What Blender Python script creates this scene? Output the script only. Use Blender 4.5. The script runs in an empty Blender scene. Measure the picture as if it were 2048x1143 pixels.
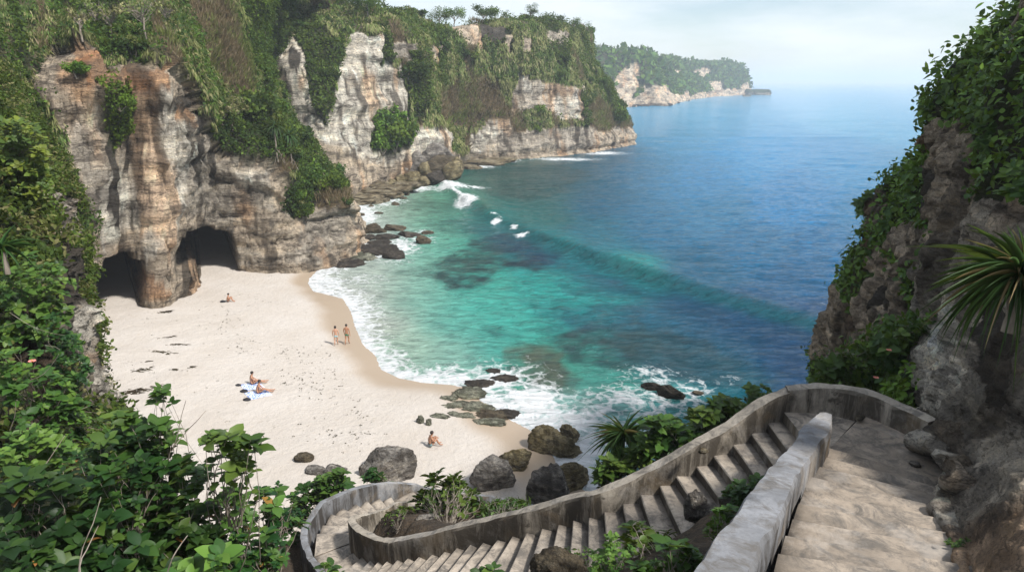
import bpy, math, random
import numpy as np
from mathutils import Vector, Matrix

# ------------------------------------------------------------------ camera, world, sun, exposure
scene = bpy.context.scene
R = math.radians
HC = 21.5                      # eye height above the sea
PITCH = math.atan(408.5/1365.0)
cam_d = bpy.data.cameras.new('camera'); cam = bpy.data.objects.new('camera', cam_d)
scene.collection.objects.link(cam); scene.camera = cam
cam_d.sensor_width = 36; cam_d.lens = 24.0; cam_d.clip_start = 0.05; cam_d.clip_end = 60000
cam.location = (0, 0, HC); cam.rotation_euler = (math.pi/2 - PITCH, 0, 0)

SUN_EL, SUN_AZ = R(50), R(124)        # azimuth clockwise from +Y (straight ahead)
w = bpy.data.worlds.new('World'); scene.world = w; w.use_nodes = True
nt = w.node_tree; nt.nodes.clear()
def N(nt, t, **k):
    n = nt.nodes.new(t)
    for a, b in k.items(): setattr(n, a, b)
    return n
sky = N(nt, 'ShaderNodeTexSky', sky_type='NISHITA', sun_disc=False)
sky.sun_elevation = SUN_EL; sky.sun_rotation = SUN_AZ
sky.air_density = 1.0; sky.dust_density = 0.6; sky.ozone_density = 1.0; sky.altitude = 20
bg = N(nt, 'ShaderNodeBackground'); out = N(nt, 'ShaderNodeOutputWorld')
tc = N(nt, 'ShaderNodeTexCoord'); mp = N(nt, 'ShaderNodeMapping'); mp.inputs['Scale'].default_value = (1.6, 1.6, 7.0)
cn = N(nt, 'ShaderNodeTexNoise'); cn.inputs['Scale'].default_value = 1.9; cn.inputs['Detail'].default_value = 7; cn.inputs['Roughness'].default_value = 0.55
cr = N(nt, 'ShaderNodeMapRange'); cr.inputs[1].default_value = 0.36; cr.inputs[2].default_value = 0.64; cr.inputs[3].default_value = 0.12
mx = N(nt, 'ShaderNodeMix', data_type='RGBA'); mx.inputs['B'].default_value = (7.6, 7.9, 8.2, 1)
mul = N(nt, 'ShaderNodeMath', operation='MULTIPLY'); mul.inputs[1].default_value = 0.8
nt.links.new(tc.outputs['Generated'], mp.inputs['Vector']); nt.links.new(mp.outputs['Vector'], cn.inputs['Vector'])
nt.links.new(cn.outputs['Fac'], cr.inputs[0]); nt.links.new(cr.outputs[0], mul.inputs[0])
nt.links.new(mul.outputs[0], mx.inputs['Factor']); nt.links.new(sky.outputs[0], mx.inputs['A'])
nt.links.new(mx.outputs['Result'], bg.inputs['Color']); nt.links.new(bg.outputs[0], out.inputs[0])
bg.inputs['Strength'].default_value = 0.115
sun_d = bpy.data.lights.new('sun', 'SUN'); sun = bpy.data.objects.new('sun', sun_d); scene.collection.objects.link(sun)
sun_d.energy = 4.9; sun_d.angle = R(6); sun_d.color = (1.0, 0.965, 0.92)
sdir = Vector((math.sin(SUN_AZ)*math.cos(SUN_EL), math.cos(SUN_AZ)*math.cos(SUN_EL), math.sin(SUN_EL)))
sun.rotation_euler = sdir.to_track_quat('Z', 'Y').to_euler()
scene.view_settings.view_transform = 'Standard'; scene.view_settings.look = 'None'
scene.view_settings.exposure = 0.32; scene.view_settings.gamma = 1.0
scene.render.engine = 'CYCLES'
scene.cycles.max_bounces = 5; scene.cycles.diffuse_bounces = 2; scene.cycles.glossy_bounces = 2
scene.cycles.transmission_bounces = 2; scene.cycles.transparent_max_bounces = 4; scene.cycles.volume_bounces = 1
scene.cycles.use_denoising = True
rng = np.random.default_rng(7); random.seed(7)

# ------------------------------------------------------------------ geometry helpers
F = 1365.0; CP, SP = math.cos(PITCH), math.sin(PITCH)
def ray(u, v):
    a = (np.asarray(u, float)-1024)/F; b = (571.5-np.asarray(v, float))/F
    return a, CP + b*SP, -SP + b*CP
def PZ(u, v, z):                # world point seen at a photo position, at height z
    x, y, c = ray(u, v); t = (z-HC)/c
    return np.array([x*t, y*t, HC + c*t])
def PY(u, v, Y):                # ... at forward distance Y
    x, y, c = ray(u, v); t = Y/y
    return np.array([x*t, y*t, HC + c*t])
def proj(P):
    P = np.asarray(P); X, Y, Z = P[..., 0], P[..., 1], P[..., 2]-HC
    d = np.maximum(Y*CP - Z*SP, 0.05)
    return 1024 + F*X/d, 571.5 - F*(Y*SP + Z*CP)/d

def _h(ix, iy, iz, s):
    h = (ix.astype(np.int64)*374761393 + iy.astype(np.int64)*668265263 + iz.astype(np.int64)*1274126177 + s*974634777) & 0xffffffff
    h = ((h ^ (h >> 13))*1274126177) & 0xffffffff
    h = ((h ^ (h >> 16))*2246822519) & 0xffffffff
    return ((h ^ (h >> 15)) & 0xffffff)/float(0xffffff)
def vnoise(P, s=0):
    P = np.asarray(P, float); i = np.floor(P); f = P-i; i = i.astype(np.int64); f = f*f*f*(f*(f*6-15)+10)
    x, y, z = i[..., 0], i[..., 1], i[..., 2]; fx, fy, fz = f[..., 0], f[..., 1], f[..., 2]
    def L(a, b, t): return a+(b-a)*t
    return L(L(L(_h(x, y, z, s), _h(x+1, y, z, s), fx), L(_h(x, y+1, z, s), _h(x+1, y+1, z, s), fx), fy),
             L(L(_h(x, y, z+1, s), _h(x+1, y, z+1, s), fx), L(_h(x, y+1, z+1, s), _h(x+1, y+1, z+1, s), fx), fy), fz)*2-1
def fbm(P, o=4, s=0, g=0.5):
    P = np.asarray(P, float); r = 0; a = 1; n = 0
    for k in range(o):
        r = r + a*vnoise(P*(2.03**k)+k*17.3, s+k); n += a; a *= g
    return r/n
def ridged(P, o=4, s=0):
    P = np.asarray(P, float); r = 0; a = 1; n = 0
    for k in range(o):
        r = r + a*(1-2*np.abs(vnoise(P*(2.03**k)+k*11.7, s+k))); n += a; a *= 0.5
    return r/n
def sstep(a, b, x):
    t = np.clip((x-a)/(b-a), 0, 1); return t*t*(3-2*t)
def inpoly(u, v, poly):
    u = np.asarray(u, float); v = np.asarray(v, float); c = np.zeros(u.shape, bool); n = len(poly)
    for i in range(n):
        x0, y0 = poly[i]; x1, y1 = poly[(i+1) % n]
        if y0 == y1: continue
        m = ((y0 > v) != (y1 > v)) & (u < (x1-x0)*(v-y0)/(y1-y0)+x0); c ^= m
    return c
def seg_dist(u, v, pts, closed=False):
    u = np.asarray(u, float); v = np.asarray(v, float); d = np.full(u.shape, 1e9); par = np.zeros(u.shape); n = len(pts); acc = 0
    for i in range(n if closed else n-1):
        x0, y0 = pts[i]; x1, y1 = pts[(i+1) % n]; dx, dy = x1-x0, y1-y0; L2 = dx*dx+dy*dy+1e-9
        t = np.clip(((u-x0)*dx+(v-y0)*dy)/L2, 0, 1); e = np.hypot(u-x0-t*dx, v-y0-t*dy)
        par = np.where(e < d, acc+t*math.sqrt(L2), par); d = np.minimum(d, e); acc += math.sqrt(L2)
    return d, par
def sdist(u, v, poly):         # positive inside
    d, _ = seg_dist(u, v, poly, True); return np.where(inpoly(u, v, poly), d, -d)
def lin(r, g, b):
    f = lambda c: (c/255/12.92 if c/255 <= .04045 else ((c/255+.055)/1.055)**2.4)
    return np.array([f(r), f(g), f(b)])

def link(o, parent=None):
    scene.collection.objects.link(o)
    if parent is not None: o.parent = parent
    return o
def mesh_obj(name, V, Fc, mat, parent=None, col=None, smooth=True, attrs=None):
    V = np.asarray(V, float).reshape(-1, 3); me = bpy.data.meshes.new(name)
    if isinstance(Fc, np.ndarray):
        k = Fc.shape[1]; nf = len(Fc)
        me.vertices.add(len(V)); me.vertices.foreach_set('co', V.astype(np.float32).ravel())
        me.loops.add(nf*k); me.loops.foreach_set('vertex_index', Fc.astype(np.int32).ravel())
        me.polygons.add(nf); me.polygons.foreach_set('loop_start', np.arange(0, nf*k, k, dtype=np.int32))
        try: me.polygons.foreach_set('loop_total', np.full(nf, k, dtype=np.int32))
        except Exception: pass
        me.update(calc_edges=True)
    else:
        me.from_pydata(V.tolist(), [], Fc); me.update()
    if smooth: me.polygons.foreach_set('use_smooth', np.ones(len(me.polygons), bool))
    if col is not None:
        a = me.color_attributes.new('Col', 'FLOAT_COLOR', 'POINT')
        c = np.ones((len(V), 4), np.float32); c[:, :3] = col; a.data.foreach_set('color', c.ravel())
    for k, d in (attrs or {}).items():
        a = me.attributes.new(k, 'FLOAT', 'POINT'); a.data.foreach_set('value', np.asarray(d, np.float32).ravel())
    me.materials.append(mat)
    return link(bpy.data.objects.new(name, me), parent)
def tag(o, label=None, cat=None, group=None, kind=None):
    if label: o['label'] = label
    if cat: o['category'] = cat
    if group: o['group'] = group
    if kind: o['kind'] = kind
    return o
def empty(name, loc, label=None, cat=None, group=None, rz=0):
    o = bpy.data.objects.new(name, None); link(o); o.location = tuple(loc); o.rotation_euler = (0, 0, rz); o.empty_display_size = .2
    return tag(o, label, cat, group)
def copy_tree(o, parent=None):
    c = o.copy(); scene.collection.objects.link(c)
    if parent is not None: c.parent = parent
    for ch in o.children: copy_tree(ch, c)
    return c
def grid_faces(nr, nc):
    i = np.arange(nr*nc).reshape(nr, nc)
    return np.stack([i[:-1, :-1], i[:-1, 1:], i[1:, 1:], i[1:, :-1]], -1).reshape(-1, 4)

def catmull(C, n):            # C: (m, ..., 3) -> resample axis 0 to n samples, by mean chord length
    C = np.asarray(C, float); m = len(C)
    E = np.concatenate([[2*C[0]-C[1]], C, [2*C[-1]-C[-2]]]); t = np.linspace(0, m-1, (m-1)*24+1); i = np.minimum(t.astype(int), m-2); f = t-i
    f = f.reshape((-1,)+(1,)*(C.ndim-1)); p0, p1, p2, p3 = E[i], E[i+1], E[i+2], E[i+3]
    D = 0.5*(2*p1+(p2-p0)*f+(2*p0-5*p1+4*p2-p3)*f*f+(3*p1-p0-3*p2+p3)*f**3)
    d = np.linalg.norm(np.diff(D, axis=0), axis=-1)
    if d.ndim > 1: d = d.reshape(d.shape[0], -1).mean(1)
    s = np.concatenate([[0], np.cumsum(d)]); s /= s[-1]
    q = np.linspace(0, 1, n); k = np.clip(np.searchsorted(s, q)-1, 0, len(s)-2); g = (q-s[k])/(s[k+1]-s[k]+1e-12)
    g = g.reshape((-1,)+(1,)*(C.ndim-1)); return D[k]*(1-g)+D[k+1]*g
def surf(C, nr, nc):          # rows x cols control net -> dense grid
    G = catmull(np.asarray(C, float), nr)
    return np.swapaxes(catmull(np.swapaxes(G, 0, 1), nc), 0, 1)
def gnormals(G, k=0):
    for ax in (0, 1):
        for _ in range(2 if k else 0):
            c = np.cumsum(np.concatenate([np.repeat(np.take(G, [0], ax), k, ax), G, np.repeat(np.take(G, [-1], ax), k, ax)], ax), ax); m_ = G.shape[ax]; lo_ = np.take(c, range(0, m_), ax); hi_ = np.take(c, range(2*k, m_+2*k), ax); G = (hi_-lo_)/(2*k)
    a = np.gradient(G, axis=0); b = np.gradient(G, axis=1); n = np.cross(b, a)
    n /= np.linalg.norm(n, axis=-1, keepdims=True)+1e-9
    return n
def ease_z(G):
    return G

# ------------------------------------------------------------------ materials
def newmat(name):
    m = bpy.data.materials.new(name); m.use_nodes = True; nt = m.node_tree; nt.nodes.clear()
    o = N(nt, 'ShaderNodeOutputMaterial'); p = N(nt, 'ShaderNodeBsdfPrincipled'); nt.links.new(p.outputs[0], o.inputs[0])
    return m, nt, p, o
def noise(nt, scale, detail=5, rough=.55, vec=None, dist=0):
    n = N(nt, 'ShaderNodeTexNoise'); n.inputs['Scale'].default_value = scale; n.inputs['Detail'].default_value = detail
    n.inputs['Roughness'].default_value = rough; n.inputs['Distortion'].default_value = dist
    if vec: nt.links.new(vec, n.inputs['Vector'])
    return n.outputs['Fac']
def mapr(nt, x, a, b, c=0, d=1):
    n = N(nt, 'ShaderNodeMapRange'); nt.links.new(x, n.inputs[0])
    for i, q in enumerate((a, b, c, d)): n.inputs[i+1].default_value = q
    return n.outputs[0]
def mixc(nt, f, a, b, blend='MIX'):
    n = N(nt, 'ShaderNodeMix', data_type='RGBA', blend_type=blend)
    for s, q in (('Factor', f), ('A', a), ('B', b)):
        if hasattr(q, 'is_linked') or hasattr(q, 'links'): nt.links.new(q, n.inputs[s])
        else: n.inputs[s].default_value = q if s == 'Factor' else tuple(q)+((1,) if len(q) == 3 else ())
    return n.outputs['Result']
def math_(nt, op, a, b):
    n = N(nt, 'ShaderNodeMath', operation=op)
    for i, q in enumerate((a, b)):
        if hasattr(q, 'links'): nt.links.new(q, n.inputs[i])
        else: n.inputs[i].default_value = q
    return n.outputs[0]
def coords(nt, scale=(1, 1, 1)):
    g = N(nt, 'ShaderNodeNewGeometry'); m = N(nt, 'ShaderNodeMapping'); m.inputs['Scale'].default_value = scale
    nt.links.new(g.outputs['Position'], m.inputs['Vector']); return m.outputs['Vector']
def ocoords(nt, scale=(1, 1, 1)):
    g = N(nt, 'ShaderNodeTexCoord'); m = N(nt, 'ShaderNodeMapping'); m.inputs['Scale'].default_value = scale
    nt.links.new(g.outputs['Object'], m.inputs['Vector']); return m.outputs['Vector']
def bump(nt, p, h, strength=.5, dist=.1, prev=None):
    b = N(nt, 'ShaderNodeBump'); b.inputs['Strength'].default_value = strength; b.inputs['Distance'].default_value = dist
    nt.links.new(h, b.inputs['Height'])
    if prev: nt.links.new(prev, b.inputs['Normal'])
    if p: nt.links.new(b.outputs[0], p.inputs['Normal'])
    return b.outputs[0]

def rock_mat(name, k=1.0, colattr=True, base=(.3, .27, .23), obj=False, bd=1.0):
    # k = size of the detail in metres-ish
    m, nt, p, o = newmat(name); cs = (ocoords if obj else coords)
    v = cs(nt); vs = cs(nt, (1, 1, .12)); vl = cs(nt, (.35, .35, 1.7))
    if colattr:
        a = N(nt, 'ShaderNodeAttribute', attribute_name='Col'); c = a.outputs['Color']
    else:
        c = mixc(nt, mapr(nt, noise(nt, 1.1/k, 4, .6, v), .35, .65), base, tuple(x*.5 for x in base))
    n1 = noise(nt, 1.3/k, 8, .68, v); n2 = noise(nt, .9/k, 5, .65, vs, .4); n3 = noise(nt, 1.1/k, 6, .6, vl, .3)
    vg = cs(nt, (.55, .55, 2.4)); g1 = noise(nt, .62/k, 10, .74, vg, .25); g2 = noise(nt, 2.1/k, 8, .72, vg, .2)
    vo = N(nt, 'ShaderNodeTexVoronoi', feature='DISTANCE_TO_EDGE'); vo.inputs['Scale'].default_value = .8/k
    dm = N(nt, 'ShaderNodeVectorMath', operation='MULTIPLY_ADD'); dm.inputs[1].default_value = (1.2*k, 1.2*k, 1.2*k)
    nn = N(nt, 'ShaderNodeTexNoise'); nn.inputs['Scale'].default_value = 1.5/k; nn.inputs['Detail'].default_value = 4
    nt.links.new(v, nn.inputs['Vector']); nt.links.new(nn.outputs['Color'], dm.inputs[0]); nt.links.new(v, dm.inputs[2])
    nt.links.new(dm.outputs[0], vo.inputs['Vector'])
    crack = math_(nt, 'MAXIMUM', mapr(nt, vo.outputs['Distance'], 0.0, .04, 0, 1), mapr(nt, noise(nt, .7/k, 3, .5, v), .46, .54))
    c = mixc(nt, mapr(nt, n1, .50, .62, 0, .45), c, (.10, .085, .068))
    c = mixc(nt, mapr(nt, noise(nt, 4.5/k, 6, .7, v), .57, .68, 0, .5), c, (.05, .042, .035))
    c = mixc(nt, mapr(nt, n2, .58, .72, 0, .45), c, (.05, .045, .04))
    c = mixc(nt, mapr(nt, noise(nt, 9/k, 6, .8, v), .52, .64, 0, .38*min(1.5, bd)), c, (.045, .038, .03)); c = mixc(nt, mapr(nt, noise(nt, 6.3/k, 6, .8, v), .60, .70, 0, .6), c, (1.7, 1.65, 1.55), 'MULTIPLY')
    c = mixc(nt, mapr(nt, n3, .58, .70, 0, .5), c, (1.35, 1.3, 1.2), 'MULTIPLY')
    c = mixc(nt, mapr(nt, g1, .54, .59, 0, .66), c, (.055, .045, .036)); c = mixc(nt, mapr(nt, g2, .56, .61, 0, .5), c, (.05, .042, .033))
    c = mixc(nt, mapr(nt, g1, .48, .40, 0, .8), c, (1.55, 1.5, 1.4), 'MULTIPLY')
    cc = mixc(nt, math_(nt, 'MULTIPLY', math_(nt, 'SUBTRACT', 1.0, crack), .3), c, (.045, .038, .03))
    nt.links.new(cc, p.inputs['Base Color']); p.inputs['Roughness'].default_value = .92; p.inputs['Specular IOR Level'].default_value = .2
    b0 = bump(nt, None, math_(nt, 'SUBTRACT', 1.0, g1), 1.0, .9*k*bd); b = bump(nt, None, n1, 1.0, .6*k*bd, b0); b = bump(nt, None, n3, 1.0, .4*k*bd, b); b = bump(nt, None, noise(nt, 5.5/k, 5, .7, v), .9, .10*k*bd, b); bump(nt, p, crack, .4, .12*k, b)
    return m
M_CLIFF = rock_mat('limestone', 1.6)
M_FARCLIFF = rock_mat('far_limestone', 7)
M_NEARCLIFF = rock_mat('near_limestone', .42, bd=1.7)
M_BOULDER = rock_mat('boulder_rock', .45, bd=1.4)

def leaf_mat(name, trans=.35, rough=.45, spec=.35):
    m, nt, p, o = newmat(name)
    a = N(nt, 'ShaderNodeAttribute', attribute_name='Col'); oi = N(nt, 'ShaderNodeObjectInfo')
    hs = N(nt, 'ShaderNodeHueSaturation'); nt.links.new(a.outputs['Color'], hs.inputs['Color'])
    nt.links.new(mapr(nt, oi.outputs['Random'], 0, 1, .485, .515), hs.inputs['Hue']); nt.links.new(mapr(nt, oi.outputs['Random'], 0, 1, .8, 1.2), hs.inputs['Value'])
    c = hs.outputs['Color']; nt.links.new(c, p.inputs['Base Color'])
    p.inputs['Roughness'].default_value = rough; p.inputs['Specular IOR Level'].default_value = spec
    t = N(nt, 'ShaderNodeBsdfTranslucent'); tc = mixc(nt, .5, c, (.20, .24, .02)); nt.links.new(tc, t.inputs['Color'])
    ms = N(nt, 'ShaderNodeMixShader'); ms.inputs[0].default_value = trans
    nt.links.new(p.outputs[0], ms.inputs[1]); nt.links.new(t.outputs[0], ms.inputs[2]); nt.links.new(ms.outputs[0], o.inputs[0])
    return m
M_LEAF = leaf_mat('leaf', .35, .6, .15)
M_GLEAF = leaf_mat('glossy_leaf', .28, .48, .28)
M_BARK, _nt, _p, _o = newmat('bark')
_c = mixc(_nt, mapr(_nt, noise(_nt, 9, 5, .6, ocoords(_nt, (1, 1, .3))), .35, .65), (.13, .10, .075), (.30, .26, .21))
_nt.links.new(_c, _p.inputs['Base Color']); _p.inputs['Roughness'].default_value = .9

# ------------------------------------------------------------------ leaf stamping
T_QUAD = (np.array([[0, 0, 0], [-.5, .45, .08], [0, 1, 0], [.5, .45, .08]]), np.array([[0, 3, 2, 1]]))
T_LEAF = (np.array([[0, 0, 0], [-.36, .22, .07], [0, .25, 0], [.36, .22, .07], [-.5, .52, .06], [0, .55, -.02], [.5, .52, .06],
                    [-.30, .82, 0], [0, .84, -.06], [.30, .82, 0], [0, 1.04, -.14]]),
          np.array([[0, 2, 1, 1], [0, 3, 2, 2], [1, 2, 5, 4], [2, 3, 6, 5], [4, 5, 8, 7], [5, 6, 9, 8], [7, 8, 10, 10], [8, 9, 10, 10]]))
def _fixtri(t):
    V, Fc = t; tri = []
    for f in Fc:
        f = list(f)
        if len(set(f)) == 3:
            q = []; [q.append(x) for x in f if x not in q]; tri.append(q)
        else: tri += [[f[0], f[1], f[2]], [f[0], f[2], f[3]]]
    return V, np.array(tri)
T_LEAF = _fixtri(T_LEAF)
def blade(n=5, droop=.5, fold=.25):
    V, Fc = [], []
    for i in range(n+1):
        s = i/n; wv = .5*(1-s**1.6)**.8 if i < n else 0.01; z = -droop*s*s; y = s*(1-.25*droop*s)
        V += [[-wv, y, z+fold*wv], [0, y, z], [wv, y, z+fold*wv]]
    for i in range(n):
        a = i*3; Fc += [[a, a+1, a+4, a+3], [a+1, a+2, a+5, a+4]]
    return np.array(V), np.array(Fc)
def frames(Y, Nn):
    Y = Y/(np.linalg.norm(Y, axis=1, keepdims=True)+1e-9); X = np.cross(Y, Nn); X /= np.linalg.norm(X, axis=1, keepdims=True)+1e-9
    return X, Y, np.cross(X, Y)
def stamp(T, P, Y, Nn, sx, sy, col):
    V, Fc = T; n = len(P); X, Y, Z = frames(Y, Nn); sx = np.broadcast_to(sx, n); sy = np.broadcast_to(sy, n)
    W = P[:, None, :] + X[:, None, :]*(V[None, :, 0]*sx[:, None])[..., None] + Y[:, None, :]*(V[None, :, 1]*sy[:, None])[..., None] + Z[:, None, :]*(V[None, :, 2]*sy[:, None])[..., None]
    Fa = Fc[None]+(np.arange(n)*len(V))[:, None, None]
    return W.reshape(-1, 3), Fa.reshape(-1, Fc.shape[1]), np.repeat(col, len(V), axis=0)
def merge(parts):
    V, Fc, C, o = [], [], [], 0
    for v, f, c in parts:
        V.append(v); Fc.append(f+o); C.append(c); o += len(v)
    return np.concatenate(V), np.concatenate(Fc), np.concatenate(C)
def rdir(n): 
    d = rng.normal(size=(n, 3)); return d/np.linalg.norm(d, axis=1, keepdims=True)
def tube(path, r0, r1, sides=5, col=(.2, .16, .12)):
    path = np.asarray(path, float); n = len(path); V, Fc = [], []
    for i in range(n):
        d = path[min(i+1, n-1)]-path[max(i-1, 0)]; d = d/(np.linalg.norm(d)+1e-9)
        a = np.cross(d, [0.3, .1, 1.0] if abs(d[2]) < .9 else [1, 0, 0]); a /= np.linalg.norm(a)+1e-9; b = np.cross(d, a)
        r = r0+(r1-r0)*i/(n-1)
        for k in range(sides):
            an = 2*math.pi*k/sides; V.append(path[i]+r*(math.cos(an)*a+math.sin(an)*b))
    for i in range(n-1):
        for k in range(sides):
            k2 = (k+1) % sides; Fc.append([i*sides+k, i*sides+k2, (i+1)*sides+k2, (i+1)*sides+k])
    return np.array(V), np.array(Fc), np.tile(np.array(col), (len(V), 1))
# ------------------------------------------------------------------ large structure: cliffs
def BZ(u, Y, z):
    d = Y*CP-(z-HC)*SP; return np.array([(u-1024)/F*d, Y, z])
def classify(P, polys, default, warp_px=5, nscale=.35, s=5):
    u, v = proj(P); k = warp_px
    u2 = u+k*fbm(P*nscale, 3, s)*2.2; v2 = v+k*fbm(P*nscale+31, 3, s+9)*2.2
    c = np.full(u.shape, default, int)
    for code, poly in polys: c[inpoly(u2, v2, poly)] = code
    return c
# codes
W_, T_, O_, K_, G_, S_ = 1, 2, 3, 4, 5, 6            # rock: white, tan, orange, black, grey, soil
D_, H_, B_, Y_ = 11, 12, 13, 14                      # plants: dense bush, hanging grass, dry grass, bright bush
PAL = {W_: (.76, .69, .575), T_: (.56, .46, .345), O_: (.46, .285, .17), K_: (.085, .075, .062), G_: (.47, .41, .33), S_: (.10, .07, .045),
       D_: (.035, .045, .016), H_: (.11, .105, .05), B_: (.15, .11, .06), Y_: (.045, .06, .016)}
def palette(P, c, s=0, streak=1.0):
    out = np.zeros(P.shape); lut = np.zeros((20, 3))
    for k, q in PAL.items(): lut[k] = q
    out = lut[c]
    rockm = (c < 10)[..., None]
    n = fbm(P*np.array([.35, .35, .35]), 4, s+20)[..., None]; st = fbm(P*np.array([.55, .55, .05]), 4, s+40)[..., None]; h = fbm(P*np.array([.06, .06, .9])+3*n, 4, s+60)[..., None]
    out = np.where(rockm, out*(1+.30*n)*(1+.32*h), out*(1+.35*n))
    fl = fbm(P*np.array([.12, .12, 3.2])+2*n, 3, s+61)[..., None]; out = np.where(rockm, out*(1-.45*sstep(.12, .35, fl)), out)
    kk = sstep(.13, .34, st)*.8*streak
    out = np.where(rockm, out*(1-kk)+np.array([.07, .055, .04])*kk, out)
    oo = sstep(.12, .4, fbm(P*np.array([.3, .3, .1])+9, 3, s+80)[..., None])*.55
    out = np.where(rockm, out*(1-oo)+out*np.array([1.1, .72, .45])*oo, out)
    return np.clip(out, .01, .8)
def blocks(P, hl, wl, s, warp=.5):
    q = P+warp*hl*fbm(P*.35/hl, 3, s)[..., None]*np.array([1, 1, 1.6])
    zz = q[..., 2]/hl+.35*vnoise(P*np.array([.04, .04, .0])/hl+s, s); L = np.floor(zz).astype(np.int64); r = _h(L, L*0, L*0, s)
    hx = (q[..., 0]+.6*q[..., 1])/(wl*(.5+r))+r*17; K = np.floor(hx).astype(np.int64); a = _h(L, K, L*0, s+1); b = r
    fz = zz-np.floor(zz); ed = sstep(0, .12, fz)*sstep(0, .10, 1-fz)
    return (.62*(b-.5)+.55*(a-.5))*1.6-.25*(1-ed)
def rough_up(G, amp, sc, s, strata=.5, flute=.6, veg=None, sea_notch=0, blk=1.0):
    n = gnormals(G, 14); n[..., 2] *= .35
    P = G
    d = amp*(1.2*fbm(P*np.array([.07, .07, .05])/sc, 3, s)+.75*ridged(P*.22/sc, 4, s+5)+.22*fbm(P*.9/sc, 3, s+8))
    wz = P*np.array([.05, .05, 1.0])/sc+.5*fbm(P*.15/sc, 3, s+3)[..., None]*np.array([0, 0, 1.0])
    lay = fbm(wz*np.array([1, 1, .8]), 3, s+11, .6)
    d = d+strata*(np.sign(lay)*np.abs(lay)**.6)+flute*ridged(P*np.array([.33, .33, .045])/sc, 3, s+21)
    d = d+blk*(blocks(P, 1.9*sc, 4.5*sc, s+70)*.62+blocks(P, .75*sc, 1.7*sc, s+90)*.30)
    if sea_notch: d = d-sea_notch*np.exp(-((P[..., 2]-.9)/.7)**2)+.35*sea_notch*np.exp(-((P[..., 2]+.1)/.5)**2)
    w = np.ones(d.shape) if veg is None else veg
    return G+n*(d*w)[..., None]

def net(cols, mids=True, back=(0, 55, 0)):
    rows = []
    A = []
    for base, rim, mid, top in cols:
        lo = base.copy(); lo[2] = -2.5
        m1 = base*.62+rim*.38; m2 = base*.28+rim*.72
        A.append([lo, base, m1, m2, rim, mid, top, top+np.array(back)*.4+[0, 0, .8], top+np.array(back)*2.5+[0, 0, 1.5]])
    return np.swapaxes(np.array(A), 0, 1)
colsA = [(np.array([-85., 40, 3]), PY(-250, 250, 50), PY(-250, 80, 60), PY(-250, -120, 72)),
 (BZ(60, 54, 2.5), PY(60, 170, 58), PY(90, 70, 68), PY(120, -60, 84)),
 (BZ(195, 57.5, 2.2), PY(190, 115, 61), PY(230, 40, 73), PY(260, -80, 88)),
 (BZ(250, 62, 2), PY(255, 130, 63.5), PY(300, 60, 76), PY(340, -70, 92)),
 (BZ(325, 61.5, 2), PY(330, 145, 65.5), PY(390, 60, 80), PY(410, -70, 97)),
 (BZ(378, 66, 2), PY(385, 240, 69), PY(450, 110, 87), PY(470, -60, 104)),
 (BZ(430, 74.5, 2.2), PY(430, 300, 74.5), PY(490, 150, 92), PY(500, -50, 110)),
 (BZ(540, 75.5, 1), PY(535, 335, 77), PY(530, 180, 97), PY(530, -40, 116)),
 (BZ(640, 78.5, .5), PY(600, 405, 82), PY(545, 240, 101), PY(515, -30, 120)),
 (BZ(705, 84, 0), PY(678, 398, 86), PY(590, 290, 103), PY(522, 20, 124)),
 (BZ(732, 90, 0), PY(702, 405, 90), PY(608, 318, 107), PY(528, 110, 128)),
 (BZ(712, 105, 0), PY(686, 392, 102), PY(585, 315, 118), PY(522, 190, 136)),
 (BZ(640, 140, 2), PY(620, 350, 140), PY(560, 290, 142), PY(515, 240, 148))]
colsB = [(BZ(540, 130, 3), PY(535, 150, 137), PY(540, 50, 145), PY(540, -12, 155)),
 (BZ(640, 127, 3), PY(590, 120, 134), PY(590, 55, 143), PY(600, 14, 155)),
 (BZ(700, 127, 2), PY(640, 140, 135), PY(650, 60, 143), PY(660, 18, 155)),
 (BZ(765, 143, 3), PY(722, 100, 146), PY(730, 50, 152), PY(740, 20, 162)),
 (BZ(830, 152, 3), PY(790, 120, 155), PY(800, 60, 160), PY(805, 34, 170)),
 (BZ(885, 160, 3), PY(850, 130, 163), PY(850, 90, 170), PY(850, 66, 180)),
 (BZ(930, 190, 2), PY(890, 170, 184), PY(900, 80, 190), PY(905, 58, 200)),
 (BZ(1000, 196, .5), PY(980, 180, 200), PY(990, 65, 203), PY(990, 47, 212)),
 (BZ(1080, 204, 0), PY(1080, 180, 210), PY(1070, 62, 214), PY(1065, 42, 222)),
 (BZ(1160, 214, 0), PY(1150, 180, 218), PY(1110, 72, 224), PY(1105, 46, 232)),
 (BZ(1220, 230, 0), PY(1200, 220, 234), PY(1160, 110, 240), PY(1140, 56, 245)),
 (BZ(1257, 245, 0), PY(1235, 215, 248), PY(1186, 125, 252), PY(1168, 66, 256)),
 (BZ(1264, 256, 0), PY(1246, 222, 264), PY(1186, 135, 268), PY(1178, 85, 272)),
 (BZ(1235, 310, 0), PY(1220, 230, 310), PY(1176, 140, 310), PY(1150, 95, 310))]
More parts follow.
